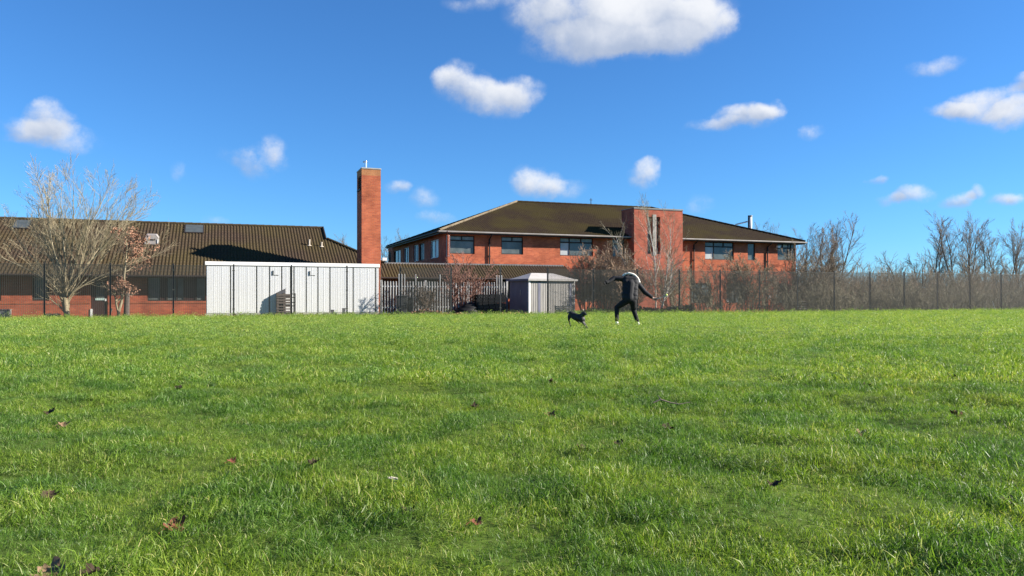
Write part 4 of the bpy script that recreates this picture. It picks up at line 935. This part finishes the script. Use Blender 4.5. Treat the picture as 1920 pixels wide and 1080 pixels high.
def field_tree():
    Y = 33.2; x = gx(126, Y)
    st = []
    rr = random.Random(77)
    for i in range(18):
        sg = 1 if i % 2 else -1; t = .05 + (.88 if sg > 0 else 1.02) * (i / 17) ** .85; a = (0 if sg > 0 else math.pi) + rr.uniform(-.9, .9) * (1 - .35 * i / 17)
        ln = (5.2 - 1.3 * (t / 1.2) ** 1.5) * rr.uniform(.92, 1.05)
        st.append(((math.cos(a) * math.sin(t) + .02, .8 * math.sin(a) * math.sin(t), math.cos(t)), ln, .050 - .020 * t, .007, (math.cos(a) * .06, math.sin(a) * .06, 1.0 + .45 * rr.random())))
    st.append(((0.03, 0, 1), 1.6, .125, .085, (0, 0, 0)))
    st.append(((-.27, .05, 1), 1.9, .06, .04, (-.05, 0, .05)))
    r, p, d = tree('bare_tree', x, Y, 'broad bare many-stemmed tree with pale branches before the left brick building', 21, st,
         [(9, .12, .96, 28, .42, .45, 6, .06, .06), (7, .12, .97, 24, .52, .5, 5, .06, .06), (4, .1, 1.0, 22, .66, .6, 4, .06, .06)], M_bark, M_twig, rmin=.0046)
field_tree()
def leaf_quads(P, size, rg, droop=.3):
    n = len(P); s = size * rg.uniform(.6, 1.3, n)[:, None]
    a = unit(rg.normal(0, 1, (n, 3)) + np.array([0, 0, -droop])); b = unit(np.cross(a, rg.normal(0, 1, (n, 3)))); c = np.cross(a, b)
    V = np.stack([P, P + a * s * .5 + b * s * .38 + c * s * .1, P + a * s, P + a * s * .5 - b * s * .38 + c * s * .1], 1)
    return V.reshape(-1, 3), np.arange(n * 4).reshape(-1, 4)
def beech():
    Y = 33.7; x = gx(221, Y); rg = np.random.RandomState(4)
    r, pts, d = tree('russet_leaved_tree', x, Y, 'slender pale-stemmed young tree holding russet dead leaves right of the big bare tree', 8,
        [((.05, 0, 1), 3.6, .075, .02, (0, 0, 0)), ((-.12, .05, 1), 1.4, .05, .03, (.06, .02, 0))],
        [(11, .50, .98, 62, .42, .5, 6, .16, .02), (6, .25, 1, 45, .5, .55, 4, .16, -.02), (3, .3, 1, 40, .5, .7, 3, .16, -.05)], M_bark, M_twigd)
    q = pts.reshape(-1, 3); q = q[(q[:, 0] > -.15) & (q[:, 2] > 1.3)]
    q = q[rg.choice(len(q), 1500)] + rg.normal(0, .07, (1500, 3)) + np.array([.12, 0, -.05])
    V, Q = leaf_quads(q, .085, rg, .8); link('foliage', np_mesh('foliage', V, Q, mat=M_dleaf), r)
beech()
def birch(px, Y, h, lean, label, seed):
    x = gx(px, Y)
    tree('birch_tree', x, Y, label, seed, [((lean, .02, 1), h, .042, .012, (0, 0, 0))],
        [(20, .14, .97, 32, .40, .5, 6, .05, .05), (6, .15, 1, 26, .46, .6, 4, .07, .05), (3, .2, 1, 24, .6, .8, 3, .08, .04)], M_birch, M_hedge2, 'birches by the stair tower', rmin=.0055)
birch(1196, 42.2, 4.5, -.13, 'leftmost pale-stemmed birch leaning left beside the stair tower', 31)
birch(1229, 41.6, 5.6, .03, 'tallest pale-stemmed birch rising in front of the stair tower', 33)
birch(1240, 42.4, 4.9, .10, 'pale birch leaning right in front of the stair tower', 34)
birch(1236, 41.2, 3.2, .22, 'shortest pale birch, low and leaning right below the stair tower', 36)
def shrub(px, Y, h, w, n, label, seed, bark, twig, name='bare_shrub'):
    rg = random.Random(seed); st = []
    for i in range(int(n * 1.45)):
        a = rg.uniform(0, 6.283); t = rg.uniform(.05, .75)
        st.append(((math.cos(a) * t * w / h * 1.6, math.sin(a) * t * .9 * w / h, 1), h * rg.uniform(.6, 1.0), .022, .006, (math.cos(a) * w * .22 * rg.random(), math.sin(a) * .25 * rg.random(), 0)))
    tree(name, gx(px, Y), Y, label, seed, st, [(9, .12, .97, 30, .46, .6, 5, .09, .04), (6, .15, 1, 30, .55, .7, 4, .11, .03), (4, .15, 1, 30, .6, .8, 3, .12, .03)], bark, twig, 'bare shrubs behind the mesh fence', 'shrub', rmin=.0085)
shrub(862, 38.9, 2.9, 1.4, 6, 'red-stemmed bare shrub behind the fence left of the pallets', 41, M_twigr, M_twigr)
shrub(800, 38.3, 1.6, 1.3, 7, 'low sparse bare shrub in front of the palisade fence', 42, M_barkd, M_twigd)
shrub(1100, 42.8, 3.0, 1.9, 14, 'dense reddish bare shrub right behind the shed', 43, M_twigr, M_hedge3)
shrub(1140, 42.2, 3.3, 1.9, 14, 'brown bare shrub between the shed and the birches', 44, M_barkd, M_hedge3)
shrub(1178, 41.4, 2.7, 1.5, 12, 'tangled brown bare shrub directly behind the person', 45, M_barkd, M_hedge3)
shrub(1262, 42.9, 2.9, 1.7, 6, 'buff bare shrub at the right corner of the stair tower', 46, M_barkd, M_twig)
shrub(1320, 44.0, 2.7, 1.5, 4, 'thin bare shrub behind the first fence panel right of the tower', 47, M_barkd, M_hedge2)
shrub(1362, 45.0, 3.6, 1.9, 5, 'tall bare shrub below the blind-covered window', 48, M_barkd, M_hedge)
shrub(1404, 44.6, 3.3, 1.7, 8, 'dense bare shrub below the narrow dark window', 49, M_barkd, M_hedge2)
shrub(1440, 45.3, 2.7, 1.6, 4, 'low bare shrub behind the fence under the downpipe', 50, M_barkd, M_hedge)
shrub(1508, 47.5, 3.9, 2.2, 14, 'brown bare shrub at the right corner of the hipped building', 51, M_barkd, M_hedge)

def far_tree(px, top, Y, w, label, seed, forks=3, group='bare trees on the skyline', dens=1.0):
    x = gx(px, Y); h = gz(top, Y) * .88; rg = random.Random(seed); st = []
    if forks == 1: st = [((rg.uniform(-.03, .03), 0, 1), h * .96, .13, .02, (0, 0, 0))]
    else:
        for i in range(forks):
            a = 6.283 * i / forks + rg.random(); t = rg.uniform(.10, .26) * w
            st.append(((math.cos(a) * t, math.sin(a) * t, 1), h * rg.uniform(.8, .97), .085, .02, (math.cos(a) * .25, math.sin(a) * .25, 0)))
    tree('bare_tree', x, Y, label, seed, st, [(int(15 * dens), .26, .98, 32, .36, .42, 6, .05, .06), (6, .12, 1, 28, .50, .5, 5, .07, .05), (6, .12, 1, 26, .62, .75, 3, .08, .05)], M_barkd, M_twigd, group, rmin=.0072)
far_tree(1518, 402, 58, .7, 'slim bare tree just right of the hipped roof corner', 61, 2)
far_tree(1568, 393, 60, 1.3, 'spreading bare tree standing alone left of the low hedge gap', 62, 3)
far_tree(1548, 420, 56, .9, 'shorter bare tree between the two right of the roof corner', 63, 2)
far_tree(1742, 412, 64, 1.0, 'twin-stemmed bare tree at the left of the right-hand group', 64, 2)
far_tree(1806, 386, 62, 1.2, 'tallest bare tree in the right-hand skyline group', 65, 4)
far_tree(1835, 400, 66, .9, 'bare tree close behind the tallest one on its right', 66, 2)
far_tree(1876, 410, 64, 1.0, 'forked bare tree near the right edge of the photo', 67, 2)
far_tree(1908, 404, 63, .8, 'rightmost bare tree, cut by the right edge', 68, 2)
far_tree(1712, 452, 62, 1.4, 'low wispy bare tree leaning out left of the right-hand group', 69, 3, dens=.7)
far_tree(1433, 393, 84, 1.3, 'bare treetop showing above the roof beside the white flue', 70, 3)
far_tree(655, 436, 84, 1.6, 'bare treetop showing left of the chimney tower', 71, 4)
far_tree(738, 430, 88, 1.5, 'bare treetop showing between chimney tower and hipped roof', 72, 4)
def hedge(name, pts_fn, n, h0, h1, m, label, seed, lv=((6, .15, .97, 28, .50, .7, 4, .09, .05), (4, .15, 1, 28, .6, .8, 3, .1, .04))):
    rg = np.random.RandomState(seed); P = pts_fn(rg, n); D = np.stack([rg.normal(0, .22, n), rg.normal(0, .22, n), np.ones(n)], 1); L = rg.uniform(h0, h1, n)
    pts, dr, rad = grow(P, D, L, np.full(n, .022), np.full(n, .006), 6, .09, .02, rg); out = [tubes(pts, rad, 4)]
    for k, t0, t1, ang, lf, rf, s, jit, trop in lv:
        p, d, l, r0 = spawn(pts, dr, rad, L, k, t0, t1, R(ang), .25, lf, rf, rg); pts, dr, rad = grow(p, d, l, np.maximum(r0, .010), np.maximum(r0 * .5, .007), s, jit, trop, rg); L = l; out.append(tubes(pts, rad, 3))
    V, Q = merge(out); tag(link(name, np_mesh(name, V, Q, mat=m)), label, 'hedge', kind='stuff')
def band(x0, x1, d0, d1):
    def f(rg, n):
        px = rg.uniform(x0, x1, n); d = rg.uniform(d0, d1, n); k = (px - 960) / F
        Y = (FP.y - FP.x * FD.y / FD.x + d) / (1 - k * FD.y / FD.x); X = k * Y
        return np.stack([X, Y, ground_h(X, Y)], 1)
    return f
hedge('brown_hedgerow', band(1500, 2150, 7, 17), 560, 1.6, 3.4, M_hedge, 'tangled brown bare hedgerow along the right skyline behind the fence', 81)
hedge('olive_underscrub', band(1475, 2150, 1.2, 6), 480, .8, 2.0, M_hedge2, 'olive bare scrub close behind the right-hand fence panels', 82)
hedge('far_scrub', band(1510, 2150, 16, 25), 520, 1.9, 3.0, M_twigd, 'grey bare scrub in the distance behind the brown hedgerow', 84)
hedge('low_scrub', band(1265, 1490, 1.2, 3.5), 60, .5, 1.3, M_hedge2, 'sparse low bare scrub behind the fence in front of the hipped building', 83)
def ivy():
    rg = np.random.RandomState(6); n = 5200; u = rg.uniform(gx(1086, 40.5), gx(1292, 42), n); o = np.abs(rg.normal(0, .45, n)) + .12
    clump = .25 + .75 * vnoise(u * 1.4, u * 0 + 3); z = rg.rand(n) ** 1.3 * .62 * clump
    X = u; Y = fence_y(u) + o; P = np.stack([X, Y, ground_h(X, Y) + z], 1)
    V, Q = leaf_quads(P, .10, rg, -.1)
    tag(link('ivy_ground_cover', np_mesh('ivy', V, Q, mat=M_ivy)), 'low leafy ivy growing along the fence foot behind the person', 'ivy', kind='stuff')
ivy()
def litter():
    rg = np.random.RandomState(7); n = 1500; px = np.concatenate([rg.normal(800, 26, 800), rg.uniform(400, 1000, 700)]); d = np.concatenate([np.abs(rg.normal(.5, .35, 800)), np.abs(rg.normal(.25, .3, 700))]); k = (px - 960) / F
    Y = (FP.y - FP.x * FD.y / FD.x + d) / (1 - k * FD.y / FD.x); X = k * Y
    z = np.concatenate([rg.rand(800) * .22 * np.exp(-((px[:800] - 800) / 26) ** 2), rg.rand(700) * .05])
    V, Q = leaf_quads(np.stack([X, Y, ground_h(X, Y) + .02 + z], 1), .11, rg, 0)
    tag(link('leaf_litter', np_mesh('litter', V, Q, mat=M_dleaf)), 'drift of orange-brown fallen leaves along the fence foot', 'leaf litter', kind='stuff')
litter()

# ------------------------------------------------------------------ bodies: capsules fused into one skin
def fuse(name, segs, voxel, m, parent=None, loc=(0, 0, 0), rot=(0, 0, 0), smooth=4):
    mb = MB()
    def sphere(c, r, nu=12, nv=8):
        b = len(mb.v); mb.v.append((c[0], c[1], c[2] + r))
        for j in range(1, nv):
            th = math.pi * j / nv
            for i in range(nu): mb.v.append((c[0] + r * math.sin(th) * math.cos(2 * math.pi * i / nu), c[1] + r * math.sin(th) * math.sin(2 * math.pi * i / nu), c[2] + r * math.cos(th)))
        mb.v.append((c[0], c[1], c[2] - r)); e = len(mb.v) - 1
        for i in range(nu): mb.f.append([b, b + 1 + i, b + 1 + (i + 1) % nu]); mb.f.append([e, e - nu + (i + 1) % nu, e - nu + i])
        for j in range(nv - 2):
            for i in range(nu): mb.f.append([b + 1 + j * nu + i, b + 1 + (j + 1) * nu + i, b + 1 + (j + 1) * nu + (i + 1) % nu, b + 1 + j * nu + (i + 1) % nu])
    for p0, r0, p1, r1 in segs:
        sphere(p0, r0); sphere(p1, r1)
        if (Vector(p1) - Vector(p0)).length > 1e-3: mb.tube([p0, p1], [r0, r1], 14)
    o = link('fuse_tmp', mb.mesh('fuse_tmp'))
    rm = o.modifiers.new('r', 'REMESH'); rm.mode = 'VOXEL'; rm.voxel_size = voxel; rm.use_smooth_shade = True
    sm = o.modifiers.new('s', 'SMOOTH'); sm.factor = .5; sm.iterations = smooth
    dg = bpy.context.evaluated_depsgraph_get(); me = bpy.data.meshes.new_from_object(o.evaluated_get(dg)); me.name = name
    bpy.data.objects.remove(o); me.materials.clear(); me.materials.append(m)
    for p in me.polygons: p.use_smooth = True
    return link(name, me, parent, loc, rot)
def chain(*pr): return [(pr[i][0], pr[i][1], pr[i + 1][0], pr[i + 1][1]) for i in range(len(pr) - 1)]

def person():
    Y = 23.4; k = Y / F; X0 = gx(1175, Y); z0 = float(ground_h(X0, Y)) + .06
    def J(zx, zy, dy=0.0): return ((1040 + zx / 7.713 - 1175) * k, dy, (611.8 - 490 - zy / 7.713) * k)
    pel, waist, chest, neck = J(1083, 560, 0), J(1088, 495, .04), J(1105, 345, .14), J(1128, 235, .27)
    head = J(1150, 235, .40); shL, shR = J(1018, 265, .2), J(1208, 318, .2)
    elL, haL = J(875, 256, .20), J(775, 308, .10); elR, haR = J(1318, 462, .13), J(1425, 545, .05)
    hpL, hpR = J(1040, 580, 0), J(1132, 585, 0); knL, anL = J(908, 682, .16), J(898, 885, -.03); knR, anR = J(1153, 722, .14), J(1203, 910, 0)
    add = lambda p, x=0, y=0, z=0: (p[0] + x, p[1] + y, p[2] + z)
    S = chain((pel, .10), (waist, .105), (chest, .125), (neck, .055), (head, .085)) + [(head, .085, add(head, .01, .05, -.07), .07)]
    S += [(add(head, .01, .12, -.05), .018, add(head, .01, .13, -.08), .014), (add(head, -.08, 0, -.02), .02, add(head, -.085, .01, -.05), .016), (add(head, .085, 0, -.02), .02, add(head, .09, .01, -.05), .016)]
    S += chain((chest, .11), (shL, .06), (elL, .042), (haL, .028)) + chain((chest, .11), (shR, .06), (elR, .042), (haR, .028))
    S += chain((pel, .10), (hpL, .085), (knL, .055), (anL, .038)) + chain((pel, .10), (hpR, .085), (knR, .055), (anR, .038))
    def hand(h, d, spread, curl):
        d = Vector(d).normalized(); side = d.cross(Vector(spread)).normalized(); nrm = side.cross(d).normalized(); out = []
        pc = Vector(h) + d * .045
        for i in range(3): o = side * (-.022 + .022 * i); out.append((tuple(Vector(h) + o * .6), .017, tuple(pc + d * .04 + o), .016))
        for i, ln in enumerate((.065, .076, .07, .055)):
            b = pc + d * .045 + side * (-.033 + .022 * i); m1 = b + (d * .8 - nrm * curl * .5).normalized() * ln * .5; m2 = m1 + (d * .4 - nrm * curl).normalized() * ln * .5
            out += chain((tuple(b), .0092), (tuple(m1), .0088), (tuple(m2), .0078))
        tb = Vector(h) + d * .02 - side * .03; t1 = tb + (d * .6 - side * .7 - nrm * .3 * curl).normalized() * .045; t2 = t1 + (d - nrm * curl * .6).normalized() * .035
        return out + chain((tuple(tb), .013), (tuple(t1), .011), (tuple(t2), .009))
    dL = Vector(haL) - Vector(elL); dR = Vector(haR) - Vector(elR)
    hrdir = Vector((.8, -.1, -.25)); SR = hand(haR, hrdir, (0, 1, 0), 1.0)
    body = fuse('person', S + SR + hand(haL, dL, (0, 1, .2), .35), .0085, M_skin, None, (X0, Y, z0), smooth=3)
    tag(body, 'person in dark hooded jacket, seen from behind, stooping to fling a ball', 'person')
    # jacket: quilted rings on the trunk, sleeves
    JS = chain((add(pel, 0, 0, .02), .150), (waist, .150), (chest, .165), (add(neck, 0, -.03, -.03), .10))
    JS += chain((chest, .14), (add(shL, .01), .088), (elL, .078), (add(haL, .02, .02, -.01), .060)) + chain((chest, .14), (add(shR, -.01), .088), (elR, .072), (add(haR, -.03, .02, .025), .052))
    JS += [(J(1030, 300, .2), .10, J(1195, 335, .2), .10), (J(1040, 560, 0), .11, J(1130, 560, 0), .115), (J(1045, 420, .1), .11, J(1165, 430, .1), .11)]
    for i in range(7):                                        # quilting bulges
        zy = 270 + i * 45; t = (zy - 270) / 270; dyy = .18 * (1 - t); cx = 1110 - 25 * t
        JS.append((J(cx - 66, zy, dyy), .105 + .012 * (i % 2), J(cx + 66, zy + 8, dyy), .105 + .012 * (i % 2)))
    fuse('jacket', JS, .012, M_jacket, body, smooth=2)
    TS = chain((add(pel, 0, 0, .0), .135), (hpL, .115), (knL, .078), (add(anL, 0, 0, .03), .058)) + chain((pel, .135), (hpR, .115), (knR, .078), (add(anR, 0, 0, .03), .058))
    fuse('trousers', TS, .012, M_trous, body, smooth=2)
    gl = [(p, r + .012, q, t + .012) for p, r, q, t in hand(haL, dL, (0, 1, .2), .35)]
    fuse('glove', gl + [(add(haL, .03, .02, .012), .052, add(haL, -.045, -.03, -.025), .050)], .008, M_trous, body)
    # hood with fur edge
    hood = chain((J(1030, 240, .26), .07), (J(1095, 215, .34), .10), (J(1165, 240, .33), .09), (J(1220, 300, .24), .06))
    fuse('hood', hood, .012, M_jacket, body)
    arc = [J(1008, 215, .24), J(1040, 192, .22), J(1085, 182, .20), J(1135, 192, .19), J(1180, 217, .18), J(1215, 255, .17), J(1234, 300, .17), J(1238, 325, .18)]
    rg = random.Random(2); fs = []
    for i in range(len(arc) - 1): fs.append((arc[i], .027 + .006 * rg.random(), arc[i + 1], .027 + .006 * rg.random()))
    for i in range(90):
        j = rg.randrange(len(arc) - 1); t = rg.random(); p = Vector(arc[j]).lerp(Vector(arc[j + 1]), t); d = Vector((rg.gauss(0, 1), rg.gauss(0, 1), rg.gauss(0, 1))).normalized()
        fs.append((tuple(p), .016, tuple(p + d * .05), .005))
    fuse('fur_trim', fs, .008, M_fur, body, smooth=1)
    for an, tz in ((anL, .25), (anR, -.2)):
        b = (an[0], an[1], 0)
        ss = chain(((b[0] - .0, b[1] - .05, .055), .045), ((b[0] + .01 * tz, b[1] + .06, .045), .045), ((b[0] + .06 * tz, b[1] + .19, .035), .032)) + [((b[0], b[1] - .01, .09), .048, (b[0], b[1] - .01, .06), .048)]
        fuse('shoe', ss, .009, M_shoe, body)
    # launcher and ball are held things
    g = (X0 + haR[0] + .07, Y + haR[1] - .03, z0 + haR[2] - .03); tip = (X0 + (1040 + 1600 / 7.713 - 1175) * k, Y - .02, z0 + (611.8 - 490 - 515 / 7.713) * k)
    L_ = empty('ball_launcher', g); tag(L_, 'thin pale ball launcher in the right hand of the person', 'launcher')
    t = Vector(tip) - Vector(g); pts = [Vector((0, 0, 0)) - t * .12, t * .15, t * .55 + Vector((0, 0, -.015)), t * .92]
    MB().tube([pts[0], pts[1]], .014, 8).build('grip', M_black, L_); MB().tube(pts[1:], [.009, .007, .010], 8).build('shaft', M_throw, L_)
    cu = MB(); nu, nv = 12, 5; c = t + Vector((.02, 0, .012)); rr = .04
    for j in range(nv + 1):
        th = math.pi * (.5 + .5 * j / nv)
        for i in range(nu): a = 2 * math.pi * i / nu; cu.v.append((c.x + rr * math.sin(th) * math.cos(a), c.y + rr * math.sin(th) * math.sin(a), c.z + rr * math.cos(th)))
    for j in range(nv):
        for i in range(nu): cu.f.append([j * nu + i, j * nu + (i + 1) % nu, (j + 1) * nu + (i + 1) % nu, (j + 1) * nu + i])
    cu.build('cup', M_throw, L_, smooth=True)
    bl = fuse('tennis_ball', [((0, 0, 0), .033, (0, 0, 0.001), .033)], .004, M_ball, None, (g[0] + c.x + .012, g[1] + c.y, g[2] + c.z + .022)); tag(bl, 'small yellow tennis ball in the launcher cup', 'ball')
    sm = MB().tube([(.0335 * math.cos(a), .0335 * math.sin(a) * .75, .0335 * .66 * math.sin(2 * a) * .5) for a in [i * 2 * math.pi / 20 for i in range(21)]], .0015, 4)
    sm.build('seam', M_white, bl)
person()

def dog():
    Y = 20.6; k = Y / F; X0 = gx(1083, Y); z0 = float(ground_h(X0, Y)) + .075
    def J(zx, zy, dy=0.0): return ((900 + zx / 6.4 - 1083) * k, dy, (619.5 - 585 - zy / 6.4) * k)
    rump, loin, rib, chest, wither = J(1098, 48, .10), J(1130, 62, .06), J(1180, 88, -.02), J(1218, 112, -.07), J(1208, 72, -.05)
    nk, hd, mz = J(1230, 62, -.10), J(1243, 42, -.14), J(1260, 50, -.21)
    S = chain((rump, .062), (loin, .055), (rib, .075), (chest, .078)) + chain((rib, .06), (wither, .055), (nk, .042), (hd, .046), (mz, .024)) + [(mz, .024, J(1267, 55, -.24), .018)]
    S += chain((rump, .055), (J(1078, 78, .12), .046), (J(1068, 118, .10), .026), (J(1080, 150, .16), .017), (J(1088, 186, .16), .014), (J(1092, 192, .14), .016))
    S += chain((rump, .05), (J(1120, 92, .02), .040), (J(1150, 120, -.02), .024), (J(1176, 140, .04), .016), (J(1200, 160, .02), .013), (J(1206, 163, .0), .015))
    S += chain((chest, .055), (J(1236, 140, -.08), .034), (J(1258, 172, -.11), .022), (J(1278, 205, -.10), .015), (J(1292, 222, -.12), .016))
    S += chain((chest, .055), (J(1222, 140, -.12), .032), (J(1240, 170, -.16), .021), (J(1256, 196, -.15), .014), (J(1268, 208, -.17), .015))
    S += chain((rump, .03), (J(1080, 30, .16), .018), (J(1066, 34, .24), .013), (J(1058, 52, .30), .009))
    for dx, dy in ((-10, -.09), (6, -.17)): S += chain((J(1242 + dx, 34, dy), .018), (J(1238 + dx * 1.6, 28, dy + .02), .014), (J(1232 + dx * 2, 38, dy + .04), .008))
    S = [(p, r * (1.22 if r > .035 else 1.05), q, t * (1.22 if t > .035 else 1.05)) for p, r, q, t in S]
    b = fuse('dog', S, .008, M_dog, None, (X0, Y, z0), smooth=3); tag(b, 'lean black dog galloping across the grass left of the person', 'dog')
    c = J(1233, 58, -.11); cl = MB().tube([(c[0] + .062 * math.cos(a), c[1] + .062 * math.sin(a), c[2] + .02 * math.cos(a)) for a in [i * math.pi / 8 for i in range(17)]], .007, 6)
    cl.build('collar', mat('green_collar', (.03, .14, .04), .6), b)
dog()

# ------------------------------------------------------------------ fallen leaves and debris in the grass
def leaf_mesh(seed, m, curl=.5):
    rg = random.Random(seed); n = 30; rim = []
    for i in range(n):
        a = 2 * math.pi * i / n; lob = .62 + .38 * abs(math.cos(a * 2.5)) ** .7; lob *= .9 + .2 * rg.random()
        rim.append((a, lob))
    V = [(0, 0, 0)]; rings = (.35, .7, 1.0)
    ax = rg.uniform(0, 3.14)
    for q in rings:
        for a, l in rim:
            x, y = math.cos(a) * l * q, math.sin(a) * l * q; u = x * math.cos(ax) + y * math.sin(ax); w = -x * math.sin(ax) + y * math.cos(ax)
            V.append((x * .5, y * .5, curl * (u * u * .55 + .25 * max(w, 0) ** 2) + .05 * rg.gauss(0, 1) * q))
    Fc = [[0, 1 + i, 1 + (i + 1) % n] for i in range(n)]
    for j in range(2):
        for i in range(n): Fc.append([1 + j * n + i, 1 + (j + 1) * n + i, 1 + (j + 1) * n + (i + 1) % n, 1 + j * n + (i + 1) % n])
    me = bpy.data.meshes.new('leaf_blade'); me.from_pydata(V, [], Fc); me.update(); me.materials.append(m)
    for p in me.polygons: p.use_smooth = True
    return me
def debris():
    A, B, C = M_dleaf3, M_dleaf2, M_dleaf4
    L_ = [(330, 977, .085, A, 'largest curled red-brown leaf on the grass at lower left'), (97, 1072, .10, C, 'curled brown leaf at the bottom edge, lower left corner'), (120, 793, .085, C, 'tan dead leaf in the grass near the left edge'),
          (590, 868, .07, B, 'dark dead leaf left of centre in the near grass'), (435, 856, .05, A, 'small red-brown leaf scrap above the largest leaf'), (90, 912, .08, B, 'dark dead leaf above the bottom left leaf'),
          (335, 728, .10, B, 'dark dead leaf in the dark grass patch at left'), (245, 676, .12, B, 'black leaf on the far grass below the russet-leaved tree'), (402, 678, .10, B, 'small dark leaf on the far grass below the steel store'),
          (890, 758, .08, B, 'black leaf near the centre of the grass'), (1032, 774, .09, A, 'upright red-brown leaf near the centre of the grass'), (1092, 838, .09, B, 'dark curled leaf in the middle of the near grass'),
          (1160, 830, .06, B, 'small dark leaf right of the dark curled one'), (1253, 803, .09, B, 'dark leaf below the curved twig'), (1453, 911, .075, B, 'dark lump-like curled leaf at lower right'),
          (1626, 721, .10, B, 'dark leaf on the far grass at right'), (1785, 706, .12, B, 'dark leaf on the far grass near the right edge'), (1792, 776, .11, A, 'brown leaf in the grass at right'), (1892, 926, .08, C, 'tan leaf at the right edge'),
          (760, 957, .07, B, 'brown leaf at lower centre'), (892, 972, .055, A, 'reddish leaf scrap at lower centre'), (1615, 810, .08, C, 'tan leaf at right, above the dark lump-like one'), (1034, 716, .10, B, 'small dark leaf above the centre of the grass'),
          (95, 771, .09, B, 'dark leaf just above the tan one near the left edge'), (170, 1076, .06, B, 'dark scrap at the bottom edge beside the corner leaf')]
    for i, (px, py, s, m, lab) in enumerate(L_):
        Y = CAMH * F / (py - HOR) * .955; x = gx(px, Y); z = float(ground_h(x, Y)) + (.030 if Y < 8 else .03); rg = random.Random(i * 7 + 1)
        r = empty('dead_leaf', (x, Y, z), rg.uniform(0, 6.28)); r.rotation_euler = (rg.uniform(.1, .45), rg.uniform(-.3, .3), rg.uniform(-.6, .6)); tag(r, lab, 'leaf', 'dead leaves on the grass')
        sz = s * .98; link('blade', leaf_mesh(i, m, .6), r, scale=(sz, sz, sz))
        MB().tube([(0, 0, .002), (-sz * .3, -sz * .4, .01), (-sz * .45, -sz * .75, .0)], .0016, 5).build('stalk', m, r)
    Y = CAMH * F / (912 - HOR) * .95; x = gx(737, Y); m = MB(); m.b2(-.022, .022, -.006, .006, 0, .004); m.b2(-.012, .02, -.004, .007, .0041, .007)
    tag(m.build('wood_chip', M_woodp, None, (x, Y, float(ground_h(x, Y)) + .06), (.2, .25, .3)), 'tiny pale wood chip on the grass at lower centre', 'wood chip')
    Y = CAMH * F / (766 - HOR) * .96; x = gx(1258, Y); m = MB().tube([(-.14, 0, .03), (-.08, .01, .055), (0, 0, .03), (.07, -.01, .02), (.15, .0, .035)], [.006, .007, .006, .005, .003], 6)
    m.tube([(-.08, .01, .055), (-.10, .02, .085)], [.005, .003], 5)
    tag(m.build('curved_twig', M_twigd, None, (x, Y, float(ground_h(x, Y)) + .035)), 'short curved brown twig on the grass right of centre', 'twig')
debris()
